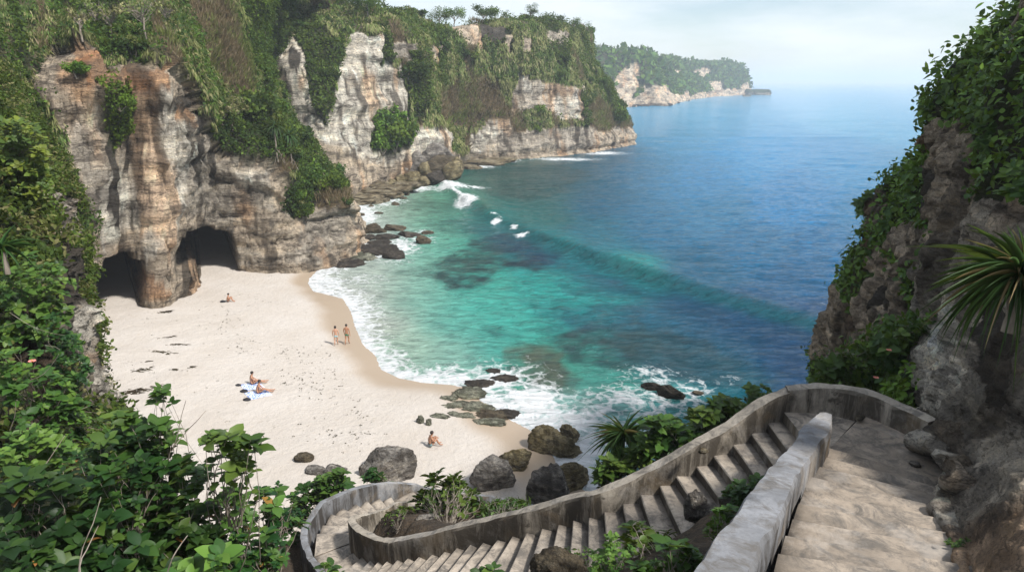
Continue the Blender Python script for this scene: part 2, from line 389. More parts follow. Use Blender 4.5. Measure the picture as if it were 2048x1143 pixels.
polyA = [(T_, [(60, 165), (95, 108), (150, 103), (195, 98), (215, 140), (255, 125), (335, 140), (372, 165), (385, 245), (400, 262), (440, 312), (535, 336), (560, 375), (575, 430), (610, 450), (660, 440), (690, 400), (705, 385), (790, 540), (600, 580), (150, 720), (185, 450), (165, 380), (130, 330), (100, 280), (60, 200)]),
 (O_, [(145, 103), (200, 100), (218, 142), (335, 142), (338, 178), (232, 182), (150, 168)]),
 (O_, [(340, 205), (375, 195), (385, 300), (400, 330), (350, 300)]),
 (G_, [(145, 200), (190, 205), (200, 260), (170, 330), (230, 345), (235, 300), (270, 200), (300, 178), (340, 180), (345, 240), (380, 255), (440, 320), (540, 340), (545, 420), (700, 400), (700, 470), (470, 470), (360, 420), (200, 480), (140, 300)]),
 (W_, [(300, 185), (338, 182), (345, 235), (300, 245)]), (W_, [(150, 205), (190, 205), (185, 262), (150, 262)]),
 (W_, [(265, 255), (375, 250), (380, 300), (365, 400), (310, 450), (240, 460), (200, 500), (190, 400), (210, 340), (260, 330)]),
 (W_, [(290, 400), (360, 380), (350, 480), (300, 520), (280, 450)]),
 (W_, [(470, 340), (535, 345), (530, 375), (480, 370)]),
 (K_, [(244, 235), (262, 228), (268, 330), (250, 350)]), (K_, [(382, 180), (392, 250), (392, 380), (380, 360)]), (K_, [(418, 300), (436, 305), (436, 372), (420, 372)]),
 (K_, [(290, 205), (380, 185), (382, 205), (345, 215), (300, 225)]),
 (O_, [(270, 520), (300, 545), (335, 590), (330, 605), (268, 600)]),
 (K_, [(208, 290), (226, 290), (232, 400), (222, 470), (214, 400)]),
 (G_, [(455, 460), (475, 500), (560, 470), (700, 440), (735, 500), (640, 530), (560, 520), (470, 540)]),
 (T_, [(470, 400), (600, 440), (600, 500), (530, 515), (460, 480)]),
 (T_, [(690, 440), (712, 470), (728, 502), (690, 520), (640, 522), (680, 490)]),
 (Y_, [(189, 170), (255, 178), (268, 225), (245, 268), (224, 300), (196, 250)]), (D_, [(145, 140), (172, 140), (175, 166), (150, 164)]),
 (H_, [(60, 185), (90, 200), (140, 290), (118, 335), (70, 300)]), (D_, [(95, 350), (130, 380), (165, 470), (130, 480), (90, 420)]),
 (B_, [(440, 255), (530, 330), (600, 420), (690, 420), (700, 380), (640, 300), (560, 240)]),
 (D_, [(470, 210), (540, 215), (640, 285), (640, 330), (560, 335), (500, 320), (450, 270)]),
 (D_, [(560, 340), (600, 330), (650, 330), (690, 370), (680, 400), (640, 400), (620, 430), (580, 440), (560, 400)])]
polyB = [(W_, [(530, 60), (585, 55), (608, 112), (622, 197), (640, 235), (662, 238), (700, 250), (900, 260), (900, 335), (690, 440), (560, 440)]), (W_, [(693, 75), (752, 70), (756, 130), (795, 138), (807, 220), (815, 265), (656, 265), (658, 230), (668, 160), (684, 120)]),
 (K_, [(582, 90), (604, 112), (600, 150), (586, 140)]), (G_, [(690, 150), (790, 145), (792, 165), (690, 172)]), (T_, [(620, 270), (700, 300), (760, 330), (900, 290), (900, 350), (700, 420), (640, 340)]),
 (H_, [(612, 70), (674, 65), (664, 120), (640, 155), (648, 205), (662, 250), (654, 250), (638, 205), (624, 165), (614, 110)]),
 (G_, [(770, 92), (824, 88), (817, 128), (772, 122)]), (T_, [(842, 92), (868, 92), (870, 132), (850, 132)]), (D_, [(752, 60), (770, 60), (772, 128), (756, 130)]),
 (D_, [(802, 140), (822, 115), (845, 140), (848, 180), (838, 245), (820, 245), (812, 215), (803, 180)]),
 (T_, [(888, 56), (958, 56), (962, 100), (925, 100)]), (K_, [(960, 52), (1005, 52), (1005, 85), (960, 80)]), (T_, [(1004, 70), (1018, 66), (1016, 116), (1004, 112)]),
 (T_, [(1039, 76), (1062, 78), (1058, 106), (1040, 106)]), (G_, [(1086, 60), (1132, 66), (1130, 86), (1088, 84)]),
 (B_, [(905, 165), (990, 160), (1000, 200), (1040, 240), (1040, 250), (960, 240), (930, 255), (870, 250), (870, 190)]),
 (G_, [(1030, 150), (1070, 160), (1165, 178), (1165, 242), (1122, 246), (1083, 215), (1020, 228), (1018, 193)]),
 (W_, [(1100, 196), (1157, 190), (1157, 236), (1122, 242), (1104, 225)]), (W_, [(1040, 157), (1064, 170), (1062, 186), (1040, 184)]),
 (G_, [(940, 262), (975, 240), (1012, 236), (1028, 262), (1150, 252), (1190, 258), (1256, 252), (1275, 300), (1150, 325), (940, 325)]),
 (W_, [(940, 268), (978, 250), (1008, 256), (960, 308), (940, 310)]), (T_, [(1190, 262), (1230, 262), (1262, 272), (1270, 296), (1180, 305)]),
 (T_, [(900, 308), (1000, 308), (1270, 285), (1275, 300), (1150, 325), (900, 335)]),
 (B_, [(1160, 235), (1190, 200), (1260, 245), (1256, 256), (1190, 262)]),
 (Y_, [(735, 260), (770, 225), (832, 265), (800, 300), (760, 315), (738, 300)])]

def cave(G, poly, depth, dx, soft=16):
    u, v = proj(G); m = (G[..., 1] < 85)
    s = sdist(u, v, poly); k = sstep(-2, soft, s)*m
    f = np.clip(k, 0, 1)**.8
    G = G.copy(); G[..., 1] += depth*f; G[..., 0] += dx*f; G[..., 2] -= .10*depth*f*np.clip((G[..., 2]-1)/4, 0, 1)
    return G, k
CAVE1 = [(192, 655), (194, 565), (206, 536), (222, 520), (246, 514), (268, 520), (290, 538), (292, 566), (276, 600), (268, 655)]
CAVE2 = [(350, 550), (352, 508), (364, 484), (384, 464), (408, 455), (432, 462), (456, 464), (470, 486), (476, 545)]
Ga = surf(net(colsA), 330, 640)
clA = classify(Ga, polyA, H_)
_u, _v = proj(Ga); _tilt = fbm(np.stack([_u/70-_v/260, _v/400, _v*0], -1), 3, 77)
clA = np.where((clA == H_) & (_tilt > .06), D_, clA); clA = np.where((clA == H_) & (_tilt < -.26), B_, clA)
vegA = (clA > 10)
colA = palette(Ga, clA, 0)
# big diagonal ribs down the green slope
_u, _v = proj(Ga); rib = ridged(np.stack([_u/95-_v/230, _v/700, _v*0], -1), 2, 71)*sstep(0, 25, 300-_v+(_u-300)*.35)
nA = gnormals(Ga); Ga = Ga+nA*(rib*1.8*vegA)[..., None]
Ga = rough_up(Ga, .75, 1.0, 3, .30, .28, np.where(vegA, .55, 1.0), .5)
Ga = Ga+gnormals(Ga)*((.22*ridged(Ga*1.1, 4, 88)+.12*fbm(Ga*2.6, 3, 89))*(~vegA))[..., None]
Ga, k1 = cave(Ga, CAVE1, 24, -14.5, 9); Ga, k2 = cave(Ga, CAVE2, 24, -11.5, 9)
colA = colA*(1-.9*np.clip(k1+k2, 0, 1)[..., None])  # cave darkness painted into the rock colour
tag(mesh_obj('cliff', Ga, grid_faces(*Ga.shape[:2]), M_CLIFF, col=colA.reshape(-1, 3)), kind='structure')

Gb = surf(net(colsB), 210, 640)
clB = classify(Gb, polyB, H_, 4, .2, 15)
_n = fbm(Gb*np.array([.09, .09, .03]), 3, 55); clB = np.where((clB == H_) & (_n > .12), D_, clB); clB = np.where((clB == H_) & (_n < -.30), B_, clB)
vegB = clB > 10
colB = palette(Gb, clB, 100)
Gb = rough_up(Gb, 1.3, 1.5, 31, .4, .6, np.where(vegB, .8, 1.0), .8)
tag(mesh_obj('cliff', Gb, grid_faces(*Gb.shape[:2]), M_CLIFF, col=colB.reshape(-1, 3)), kind='structure')

# distant headlands
def farcol(ub, vb, ut, vt, dy=40, um=None, vm=None, ym=.5):
    b = PZ(ub, vb, 0); t = PY(ut, vt, b[1]+dy)
    m = PY(um, vm, b[1]+dy*ym) if um is not None else b*.45+t*.55
    return (b, b*.5+m*.5, m, t)
fc = [farcol(1150, 216, 1120, 106, 60), farcol(1225, 216, 1190, 106, 55), farcol(1262, 214, 1235, 108, 45), farcol(1292, 212, 1275, 112, 40), farcol(1335, 212, 1290, 113, 70),
      farcol(1356, 205, 1310, 124, 90), farcol(1385, 199, 1350, 127, 90), farcol(1420, 194.5, 1400, 131, 80), farcol(1465, 191.5, 1450, 133, 60), farcol(1492, 190, 1478, 136, 50), farcol(1500, 188.5, 1484, 150, 90), farcol(1490, 184, 1480, 155, 200)]
Gf = surf(net(fc, back=(0, 120, 0)), 110, 380)
farpoly = [(T_, [(1250, 196), (1300, 190), (1360, 188), (1420, 182), (1500, 178), (1500, 196), (1400, 202), (1340, 218), (1250, 218)]), (D_, [(1292, 188), (1306, 186), (1312, 205), (1298, 208)]), (D_, [(1366, 180), (1384, 180), (1390, 194), (1370, 198)]), (T_, [(1285, 175), (1330, 170), (1345, 195), (1340, 216), (1280, 216)]), (T_, [(1410, 165), (1440, 160), (1450, 185), (1420, 192)]), (T_, [(1232, 150), (1262, 128), (1274, 128), (1280, 175), (1262, 200), (1275, 216), (1240, 216), (1225, 180)]), (T_, [(1315, 190), (1330, 178), (1352, 205), (1340, 214), (1300, 214)]),
           (T_, [(1378, 150), (1398, 136), (1420, 146), (1405, 160)]), (T_, [(1345, 145), (1358, 142), (1357, 156), (1346, 156)]), (T_, [(1478, 172), (1490, 168), (1494, 188), (1480, 188)]), (T_, [(1360, 202), (1495, 188), (1500, 194), (1340, 216), (1300, 218)])]
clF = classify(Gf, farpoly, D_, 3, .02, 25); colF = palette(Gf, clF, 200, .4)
colF = np.where((clF < 10)[..., None], colF*1.35, colF*np.array([1.7, 1.6, 1.8]))  # distance haze painted in: far rock and woodland ground made paler
Gf = rough_up(Gf, 5, 6, 51, 1.2, 3.5)
_bm = (clF > 10)*sstep(5, 15, Gf[..., 2]); Gf[..., 2] += _bm*2.2*np.abs(fbm(Gf*.12, 3, 8))
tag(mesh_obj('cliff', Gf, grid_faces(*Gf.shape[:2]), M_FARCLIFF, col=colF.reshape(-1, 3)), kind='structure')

# ------------------------------------------------------------------ shoreline, sea, sand
SH_PX = [(690, 488), (640, 538), (622, 556), (618, 566), (628, 582), (655, 588), (688, 597), (704, 622), (712, 650), (728, 688), (755, 712), (765, 738), (800, 755), (850, 764), (905, 768), (940, 775), (965, 800), (1000, 828), (1040, 846), (1078, 868), (1108, 900), (1118, 935), (1150, 958), (1185, 990), (1260, 1090)]
SH = [tuple(PZ(u, v, 0)[:2]) for u, v in SH_PX]
SHPOLY = SH+[(30, 10), (-110, 10), (-110, 105), (-45, 105)]
def shore(x, y):
    d, par = seg_dist(x, y, SH); ins = inpoly(x, y, SHPOLY); return np.where(ins, d, -d), par
SWELL = [tuple(PZ(u, v, 0)[:2]) for u, v in [(870, 352), (895, 375), (932, 404), (1000, 440), (1100, 483), (1200, 520), (1300, 552), (1400, 582), (1500, 608), (1600, 634), (1680, 660), (1800, 700)]]
def swell(x, y):
    d, par = seg_dist(x, y, SWELL); poly = SWELL+[(80, 10), (-80, 10), (-80, SWELL[0][1])]
    return np.where(inpoly(x, y, poly), -d, d), par      # negative on the beach side
def axis(core0, core1, step, lo, hi, g):
    a = list(np.arange(core0, core1, step)); s = step
    while a[-1] < hi: s *= g; a.append(a[-1]+s)
    s = step; b = []
    x = a[0]
    while x > lo: s *= g; x -= s; b.append(x)
    return np.array(b[::-1]+a)
xs = axis(-42, 62, .36, -15000, 15000, 1.055)
ys = [18.]
while ys[-1] < 16000:
    y = ys[-1]; ys.append(y+(.34 if y < 75 else (y*.0045 if y < 280 else y*.03)))
ys = np.array(ys); X, Y = np.meshgrid(xs, ys); Pw = np.stack([X, Y, np.zeros_like(X)], -1)
CP_ = [(700,590,208,212,200),(760,640,196,208,190),(820,700,170,205,180),(900,720,140,195,175),(700,570,190,205,190),(800,600,140,190,168),(750,560,170,200,180),(860,610,120,190,168),(900,650,100,188,168),(950,570,65,165,148),
 (1000,640,72,178,160),(1000,700,80,178,160),(1100,600,45,150,145),(1180,590,30,130,135),(1250,570,25,125,130),(960,620,80,190,168),(1050,660,60,165,150),(1150,650,28,105,120),(1300,640,22,80,110),(1300,700,28,82,100),(1150,700,55,130,125),(1100,720,80,130,115),(1200,760,80,150,140),
 (1250,840,120,185,175),(1150,830,150,200,188),(1350,820,80,145,150),(1450,720,26,78,105),(1400,640,14,70,105),(1500,680,14,65,105),(1600,700,8,52,98),(1650,640,8,58,105),(1500,640,12,66,110),(1400,545,12,80,118),(1500,500,14,90,138),(1600,560,12,78,125),(1660,500,16,90,142),(1300,450,12,88,130),(1200,400,10,78,112),(1200,480,14,92,118),
 (1250,340,14,82,120),(1100,360,16,68,80),(1050,350,20,66,68),(1000,340,26,66,64),(1150,340,14,70,90),(1000,380,26,72,72),(1080,420,22,84,90),(920,370,60,110,100),(900,400,100,145,120),(980,425,26,95,100),(850,430,115,172,145),(800,410,165,190,168),(860,470,110,180,155),(920,440,80,140,120),(1000,470,45,105,110),
 (900,500,100,180,155),(840,520,130,188,165),(960,500,60,150,135),(1060,500,18,100,115),(1100,540,40,140,138),(760,470,190,205,192),(740,520,190,205,190),(1300,340,20,98,145),(1400,350,18,108,165),(1400,420,18,98,145),(1600,400,16,106,165),(1500,300,26,122,182),(1350,280,40,115,165),(1500,240,55,130,180),(1800,250,60,135,182),(1700,330,26,118,175),(1750,420,26,102,152),
 (1400,220,80,150,195),(1700,200,85,150,190),(1600,180,125,175,205),(1850,180,120,170,200),(1300,225,70,140,185),(1700,560,14,84,135),(1700,650,8,60,112),(1640,700,8,50,95),(1600,760,8,52,95),(1700,760,8,52,95),(1850,560,14,84,135),(1850,700,8,60,112),(1550,700,9,58,100),(1560,800,8,60,100),(1480,790,20,90,110),(1450,850,30,100,115),(1800,340,34,112,162),(1000,325,40,80,76),(1200,330,14,70,95)]
CPu = np.array([c[0] for c in CP_], float); CPv = np.array([c[1] for c in CP_], float); CPc = np.array([(np.array([.7, 1.0, 1.02]) if c[1] < 460 and c[0] > 1150 else 1.0)*lin(*c[2:])*(np.array([.6, 1.18, 1.0])*(1-sstep(.15, .45, lin(*c[2:])[1]))+np.array([.92, .86, .90])*sstep(.15, .45, lin(*c[2:])[1])) for c in CP_])
uw, vw = proj(Pw)
num = np.zeros(X.shape+(3,)); den = np.zeros(X.shape)+1e-12
_su = 42.0; _w1 = fbm(Pw*.12, 3, 3)*14; _w2 = fbm(Pw*.12+50, 3, 4)*9
for i in range(len(CPu)):
    r2 = ((uw+_w1-CPu[i])/_su)**2+((vw+_w2-CPv[i])/(_su*.62))**2; g = np.exp(-np.minimum(r2, 60)*.5)+1e-5/(1+r2); num += g[..., None]*CPc[i]; den += g
wc = num/den[..., None]
REEF = [([(1120, 560), (1180, 545), (1260, 560), (1250, 590), (1170, 600), (1120, 585)], (18, 92, 100), .6), ([(1040, 600), (1100, 590), (1150, 610), (1140, 640), (1080, 640)], (24, 100, 104), .6), ([(960, 655), (1010, 650), (1030, 672), (985, 682)], (40, 110, 104), .6), ([(1180, 690), (1300, 660), (1420, 670), (1440, 700), (1330, 735), (1220, 740)], (26, 58, 66), .8), ([(1060, 740), (1130, 720), (1180, 750), (1150, 790), (1080, 780)], (70, 88, 76), .8), ([(860, 560), (880, 520), (930, 480), (1000, 470), (1070, 480), (1130, 510), (1100, 530), (1010, 545), (960, 570), (900, 580)], (30, 52, 56), 1.0),
        ([(780, 545), (860, 520), (960, 475), (1040, 470), (1000, 520), (900, 560), (830, 560)], (52, 90, 84), .55),
        ([(1010, 700), (1060, 690), (1120, 700), (1150, 740), (1130, 775), (1060, 770), (1020, 740)], (80, 92, 76), 1.0), ([(1100, 690), (1180, 650), (1280, 640), (1330, 700), (1250, 740), (1150, 720)], (34, 66, 66), .9),
        ([(1110, 640), (1220, 600), (1300, 620), (1250, 660), (1150, 670)], (20, 74, 92), .6), ([(1250, 700), (1400, 690), (1500, 720), (1480, 770), (1350, 760)], (36, 74, 84), .7),
        ([(790, 400), (880, 395), (980, 405), (990, 430), (900, 425), (820, 430)], (60, 92, 78), .6), ([(930, 330), (1120, 322), (1180, 350), (1100, 400), (980, 395), (900, 370)], (20, 56, 56), .6), ([(840, 440), (960, 440), (1000, 455), (920, 465), (850, 460)], (56, 96, 88), .5)]
_uu = uw+26*fbm(Pw*.3, 3, 61); _vv = vw+13*fbm(Pw*.3+7, 3, 62)
for poly, c, a in REEF:
    k = sstep(-5, 7, sdist(_uu, _vv, poly))*a*(.75+.9*fbm(Pw*.6, 4, 63)); k = np.clip(k, 0, 1)[..., None]; wc = wc*(1-k)+lin(*c)*k
s_sh, par = shore(X, Y); sw, swp = swell(X, Y)
near = np.exp(-np.maximum(Y-40, 0)/160)
amp = sstep(0, 14, -s_sh)*near
swl = 1.35*np.exp(-(np.where(sw < 0, sw/1.5, sw/5.0))**2)*(.75+.35*fbm(Pw*.08, 2, 90))*sstep(0, 10, swp)
z = amp*(.34*fbm(Pw*np.array([.20, .36, 1]), 4, 91)+.13*ridged(Pw*np.array([.55, 1.1, 1])+.5*fbm(Pw*.3, 2, 99)[..., None], 3, 92))+swl
far = sstep(60, 200, Y)*(Y < 1500); z += far*.45*fbm(Pw*np.array([.03, .07, 1]), 3, 93)
Wd = 5.0+2.5*fbm(Pw*.07, 2, 95)+4*np.exp(-((uw-1080)/130)**2)
d = -s_sh; foam = np.where(d > -.15, 1.05-d/Wd*1.0, 1.0); foam = np.where(Y > 90, 0, foam); foam = np.clip(foam, -.6, 1.1)
bl = [(725,430,30,22,.9),(760,398,42,12,.9),(830,376,38,7,.8),(745,500,60,16,.95),(800,492,34,20,.8),(700,410,30,20,.9),(886,356,20,12,1.4),(905,378,28,6,1.1),(950,377,22,3,.9),(932,408,17,7,1.5),(992,446,9,3,1.2),(1028,459,7,3,1.1),(1042,473,12,2.5,1),
      (950,332,40,5,.9),(985,321,45,4,1.0),(1130,318,60,2.5,.8),(1210,306,40,3,.8),(1000,760,50,22,1.0),(1060,800,70,36,1.0),(1120,850,80,36,1.0),(1190,850,60,50,.75),(1240,800,80,34,.62),(1300,745,55,16,.55),(1380,790,40,30,.6),(1160,900,60,50,1.0),(1240,870,60,40,.7),
      (1310,805,90,40,.68),(1325,760,30,10,.6),(1660,610,16,5,.5),(720,560,50,12,.55),(660,565,30,14,.9),(790,520,40,10,.45),(840,480,30,8,.6),(1470,760,30,12,.3),(850,465,20,5,.6)]
for (bu, bv, ru, rv, a) in bl:
    foam = np.maximum(foam, a*1.15*np.exp(-(((uw-bu)/ru)**2+((vw-bv)/rv)**2)*.6))
_cr = np.exp(-((sw+.2)/.55)**2)*sstep(-.15, .25, fbm(np.stack([swp*.22, sw*.6, swp*0], -1), 3, 140)+.9-swp/42); foam = np.maximum(foam, _cr*1.05)
_wb = sstep(.9, 1.4, sum(a*np.exp(-(((uw-bu)/ru)**2+((vw-bv)/rv)**2)) for (bu, bv, ru, rv, a) in [bl[6], bl[7], bl[9]]))
z += _wb*.6*(.6+.8*np.abs(fbm(Pw*.9, 3, 96)))
foam = np.clip(foam, 0, 1.2)
# run-up film lies a few cm proud of the sand
z = np.where(s_sh > 0, .035-.22*s_sh, np.where(s_sh > -3, .035+(-s_sh)*.012, z)); z = np.maximum(z, -3)
z = np.where((s_sh <= 0) & (s_sh > -9) & (Y < 92), z+.10*np.clip(foam, 0, 1)*np.abs(fbm(Pw*1.3, 3, 97)), z)
# turquoise back-lighting of the swell's face, painted into the water colour
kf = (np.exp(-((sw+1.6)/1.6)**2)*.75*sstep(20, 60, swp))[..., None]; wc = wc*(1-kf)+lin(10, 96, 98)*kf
kd = (np.exp(-((sw+5.5)/3.5)**2)*.6*sstep(30, 80, swp))[..., None]; wc = wc*(1-kd)+lin(8, 60, 92)*kd  # dark shading before the swell, painted into the same colour
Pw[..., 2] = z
m, nt, p, o = newmat('sea_water'); M_SEA = m
at = N(nt, 'ShaderNodeAttribute', attribute_name='Col'); af = N(nt, 'ShaderNodeAttribute', attribute_name='foam')
v = coords(nt); v1 = coords(nt, (.55, 1.25, 1)); v2 = coords(nt, (.16, .5, 1))
fn = noise(nt, 1.1, 9, .72, v, 1.2); fn2 = noise(nt, .32, 6, .6, v, .8)
vo = N(nt, 'ShaderNodeTexVoronoi', feature='DISTANCE_TO_EDGE'); vo.inputs['Scale'].default_value = .85
dm = N(nt, 'ShaderNodeVectorMath', operation='MULTIPLY_ADD'); dm.inputs[1].default_value = (2.4, 2.4, 2.4); nn = N(nt, 'ShaderNodeTexNoise'); nn.inputs['Scale'].default_value = .7; nn.inputs['Detail'].default_value = 5
nt.links.new(v, nn.inputs['Vector']); nt.links.new(nn.outputs['Color'], dm.inputs[0]); nt.links.new(v, dm.inputs[2]); nt.links.new(dm.outputs[0], vo.inputs['Vector'])
lace = mapr(nt, vo.outputs['Distance'], 0, .22, 1, 0)
t = math_(nt, 'MULTIPLY', math_(nt, 'SUBTRACT', fn, .5), 1.5); t = math_(nt, 'ADD', t, math_(nt, 'MULTIPLY', math_(nt, 'SUBTRACT', fn2, .5), .8))
t = math_(nt, 'ADD', t, math_(nt, 'MULTIPLY', lace, .42)); t = math_(nt, 'ADD', t, af.outputs['Fac'])
fo = mapr(nt, t, .66, 1.12); fo = math_(nt, 'MULTIPLY', fo, mapr(nt, af.outputs['Fac'], .03, .25))
cv = mixc(nt, mapr(nt, noise(nt, .9, 6, .65, v1, .5), .46, .60, 0, .35), at.outputs['Color'], (.003, .03, .045))
c = mixc(nt, fo, cv, (.82, .84, .84)); nt.links.new(c, p.inputs['Base Color'])
nt.links.new(mapr(nt, fo, 0, 1, .12, .8), p.inputs['Roughness']); p.inputs['IOR'].default_value = 1.33
b = bump(nt, None, noise(nt, 1.1, 8, .70, v1, .5), 1.0, .9); b = bump(nt, None, noise(nt, .55, 4, .55, v2, .4), .7, 1.6, b); b = bump(nt, None, noise(nt, 3.2, 4, .6, v1, .3), .35, .12, b); bump(nt, p, fo, .4, .15, b)
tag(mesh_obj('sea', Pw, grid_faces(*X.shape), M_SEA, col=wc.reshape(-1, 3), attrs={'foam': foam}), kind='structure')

# sand
X, Y = np.meshgrid(np.arange(-75, 24, .35), np.arange(16, 108, .35)); s, par = shore(X, Y)
P = np.stack([X, Y, 0*X], -1)
h = np.where(s > 0, 2.3*(1-np.exp(-s*.034)), .08*s); h += .10*sstep(4, 12, s)*fbm(P*.25, 3, 201)+.05*sstep(5, 9, s)*fbm(P*1.1, 3, 202)
h = np.maximum(h, -3)
P[..., 2] = h
wet = 1-sstep(.6, 2.6, s+1.2*fbm(P*.2, 3, 203)-2.2*np.exp(-((X+13)/6)**2)*sstep(50, 60, Y)-2.0*np.exp(-((X-1)/6)**2))
m, nt, p, o = newmat('beach_sand'); M_SAND = m
aw = N(nt, 'ShaderNodeAttribute', attribute_name='wet'); v = coords(nt)
c = mixc(nt, mapr(nt, noise(nt, .22, 5, .6, v), .35, .65), (.50, .455, .405), (.46, .41, .355))
c = mixc(nt, mapr(nt, noise(nt, 2.6, 5, .7, v, .6), .56, .74, 0, .30), c, (.42, .33, .23))
vo = N(nt, 'ShaderNodeTexVoronoi'); vo.inputs['Scale'].default_value = .85; vo.inputs['Randomness'].default_value = 1; nt.links.new(v, vo.inputs['Vector'])
dots = math_(nt, 'MULTIPLY', mapr(nt, vo.outputs['Distance'], .05, .10, 1, 0), mapr(nt, noise(nt, .14, 3, .6, v), .50, .58))
c = mixc(nt, math_(nt, 'MULTIPLY', dots, .8), c, (.07, .05, .03))
c = mixc(nt, aw.outputs['Fac'], c, (.35, .275, .20)); nt.links.new(c, p.inputs['Base Color'])
nt.links.new(mapr(nt, aw.outputs['Fac'], 0, 1, .95, .35), p.inputs['Roughness']); p.inputs['Specular IOR Level'].default_value = .25
hb = math_(nt, 'MULTIPLY', noise(nt, 1.9, 5, .72, v), mapr(nt, aw.outputs['Fac'], 0, 1, 1, .05)); bump(nt, p, hb, .65, .28)
tag(mesh_obj('sand_beach', P, grid_faces(*X.shape), M_SAND, attrs={'wet': wet}), kind='structure')
def sand_z(x, y):
    s, _ = shore(np.array([float(x)]), np.array([float(y)])); s = s[0]; return 2.3*(1-math.exp(-s*.034)) if s > 0 else .08*s
def on_sand(u, v):              # the point of the beach seen at a photo position
    z = 1.0
    for _ in range(12): p = PZ(u, v, z); z = .5*z+.5*max(-.3, sand_z(p[0], p[1]))
    return PZ(u, v, z)
# ------------------------------------------------------------------ concrete stairs and walls
def concrete(name, light=(.40, .37, .33), dark=(.07, .065, .055), side=0.0):
    m, nt, p, o = newmat(name); v = coords(nt); vs = coords(nt, (1, 1, .18))
    c = mixc(nt, mapr(nt, noise(nt, 1.6, 8, .65, v), .38, .64), light, tuple(x*.62 for x in light))
    c = mixc(nt, mapr(nt, noise(nt, 14, 6, .7, v), .45, .75, 0, .5), c, tuple(x*.45 for x in light))
    g = N(nt, 'ShaderNodeNewGeometry'); sx = N(nt, 'ShaderNodeSeparateXYZ'); nt.links.new(g.outputs['True Normal'], sx.inputs[0])
    wall = mapr(nt, sx.outputs['Z'], .25, .6, 1, 0)
    st = mapr(nt, noise(nt, 1.5, 8, .74, vs, .6), .40-.05*side, .54-.05*side); bl = mapr(nt, noise(nt, 2.3, 6, .7, v, .8), .54, .66)
    dk = math_(nt, 'MAXIMUM', math_(nt, 'MULTIPLY', st, .92), math_(nt, 'MULTIPLY', bl, .85))
    c = mixc(nt, math_(nt, 'MULTIPLY', wall, dk), c, dark); c = mixc(nt, math_(nt, 'MULTIPLY', wall, mapr(nt, noise(nt, .9, 5, .6, v, 1.0), .5, .62, 0, .5)), c, (.17, .125, .075))
    c = mixc(nt, math_(nt, 'MULTIPLY', math_(nt, 'SUBTRACT', 1.0, wall), mapr(nt, noise(nt, 2.8, 9, .76, v, .8), .46, .60, 0, .85)), c, (.11, .10, .088))
    gr = N(nt, 'ShaderNodeAttribute', attribute_name='grime'); c = mixc(nt, math_(nt, 'MULTIPLY', gr.outputs['Fac'], mapr(nt, noise(nt, 2.4, 7, .7, v), .36, .54, .7, 1)), c, (.045, .037, .03))
    c = mixc(nt, mapr(nt, noise(nt, .9, 8, .7, v), .52, .62, 0, .3), c, (.50, .46, .41))
    nt.links.new(c, p.inputs['Base Color']); p.inputs['Roughness'].default_value = .9; p.inputs['Specular IOR Level'].default_value = .25
    b = bump(nt, None, noise(nt, 3.0, 7, .65, v), .5, .06); bump(nt, p, noise(nt, 30, 4, .7, v), .5, .01, b)
    return m
M_WALL = concrete('weathered_wall_concrete', (.42, .37, .30), (.045, .037, .028), 0)
M_WALLG = concrete('grey_wall_concrete', (.25, .255, .265), (.04, .034, .028), 0)
M_STEP = concrete('worn_step_concrete', (.45, .385, .31), (.07, .058, .045), 1.2)
M_STEP2 = concrete('old_step_concrete', (.36, .30, .235), (.07, .055, .04), .8)

def wall_mesh(name, pts, th, h, mat, parent=None, seg=.12, jit=.015, s=0):
    P = catmull(np.array(pts), max(12, int(sum(np.linalg.norm(np.diff(np.array(pts), axis=0), axis=1))/seg)))
    th = np.interp(np.linspace(0, 1, len(P)), np.linspace(0, 1, len(np.atleast_1d(th))), np.atleast_1d(th)) if np.ndim(th) else np.full(len(P), th)
    T = np.gradient(P[:, :2], axis=0); T /= np.linalg.norm(T, axis=1, keepdims=True)+1e-9; Nn = np.stack([-T[:, 1], T[:, 0]], 1)
    prof = [(-1, -1), (-1, -.55), (-1, -.25), (-1, -.06), (-.86, 0), (0, .012), (.86, 0), (1, -.06), (1, -.25), (1, -.55), (1, -1)]
    V = []
    for a, b in prof:
        q = np.zeros_like(P); q[:, :2] = P[:, :2]+Nn*(a*th/2)[:, None]; q[:, 2] = P[:, 2]+(b*h if abs(b) > .1 else b)
        q += .012*fbm(q*9, 3, s+40)[:, None]*(abs(b) < .3); q += jit*np.stack([fbm(q*2.1, 3, s+i) for i in range(3)], -1)*2; V.append(q)
    V = np.stack(V, 1); n, k = V.shape[:2]; f = grid_faces(n, k).tolist()
    f.append([j for j in range(k)]); f.append([(n-1)*k+j for j in range(k)][::-1])
    o = mesh_obj(name, V.reshape(-1, 3), f, mat, parent)
    for q in o.data.polygons[-2:]: q.use_smooth = False
    o.data.set_sharp_from_angle(angle=R(50)); return o
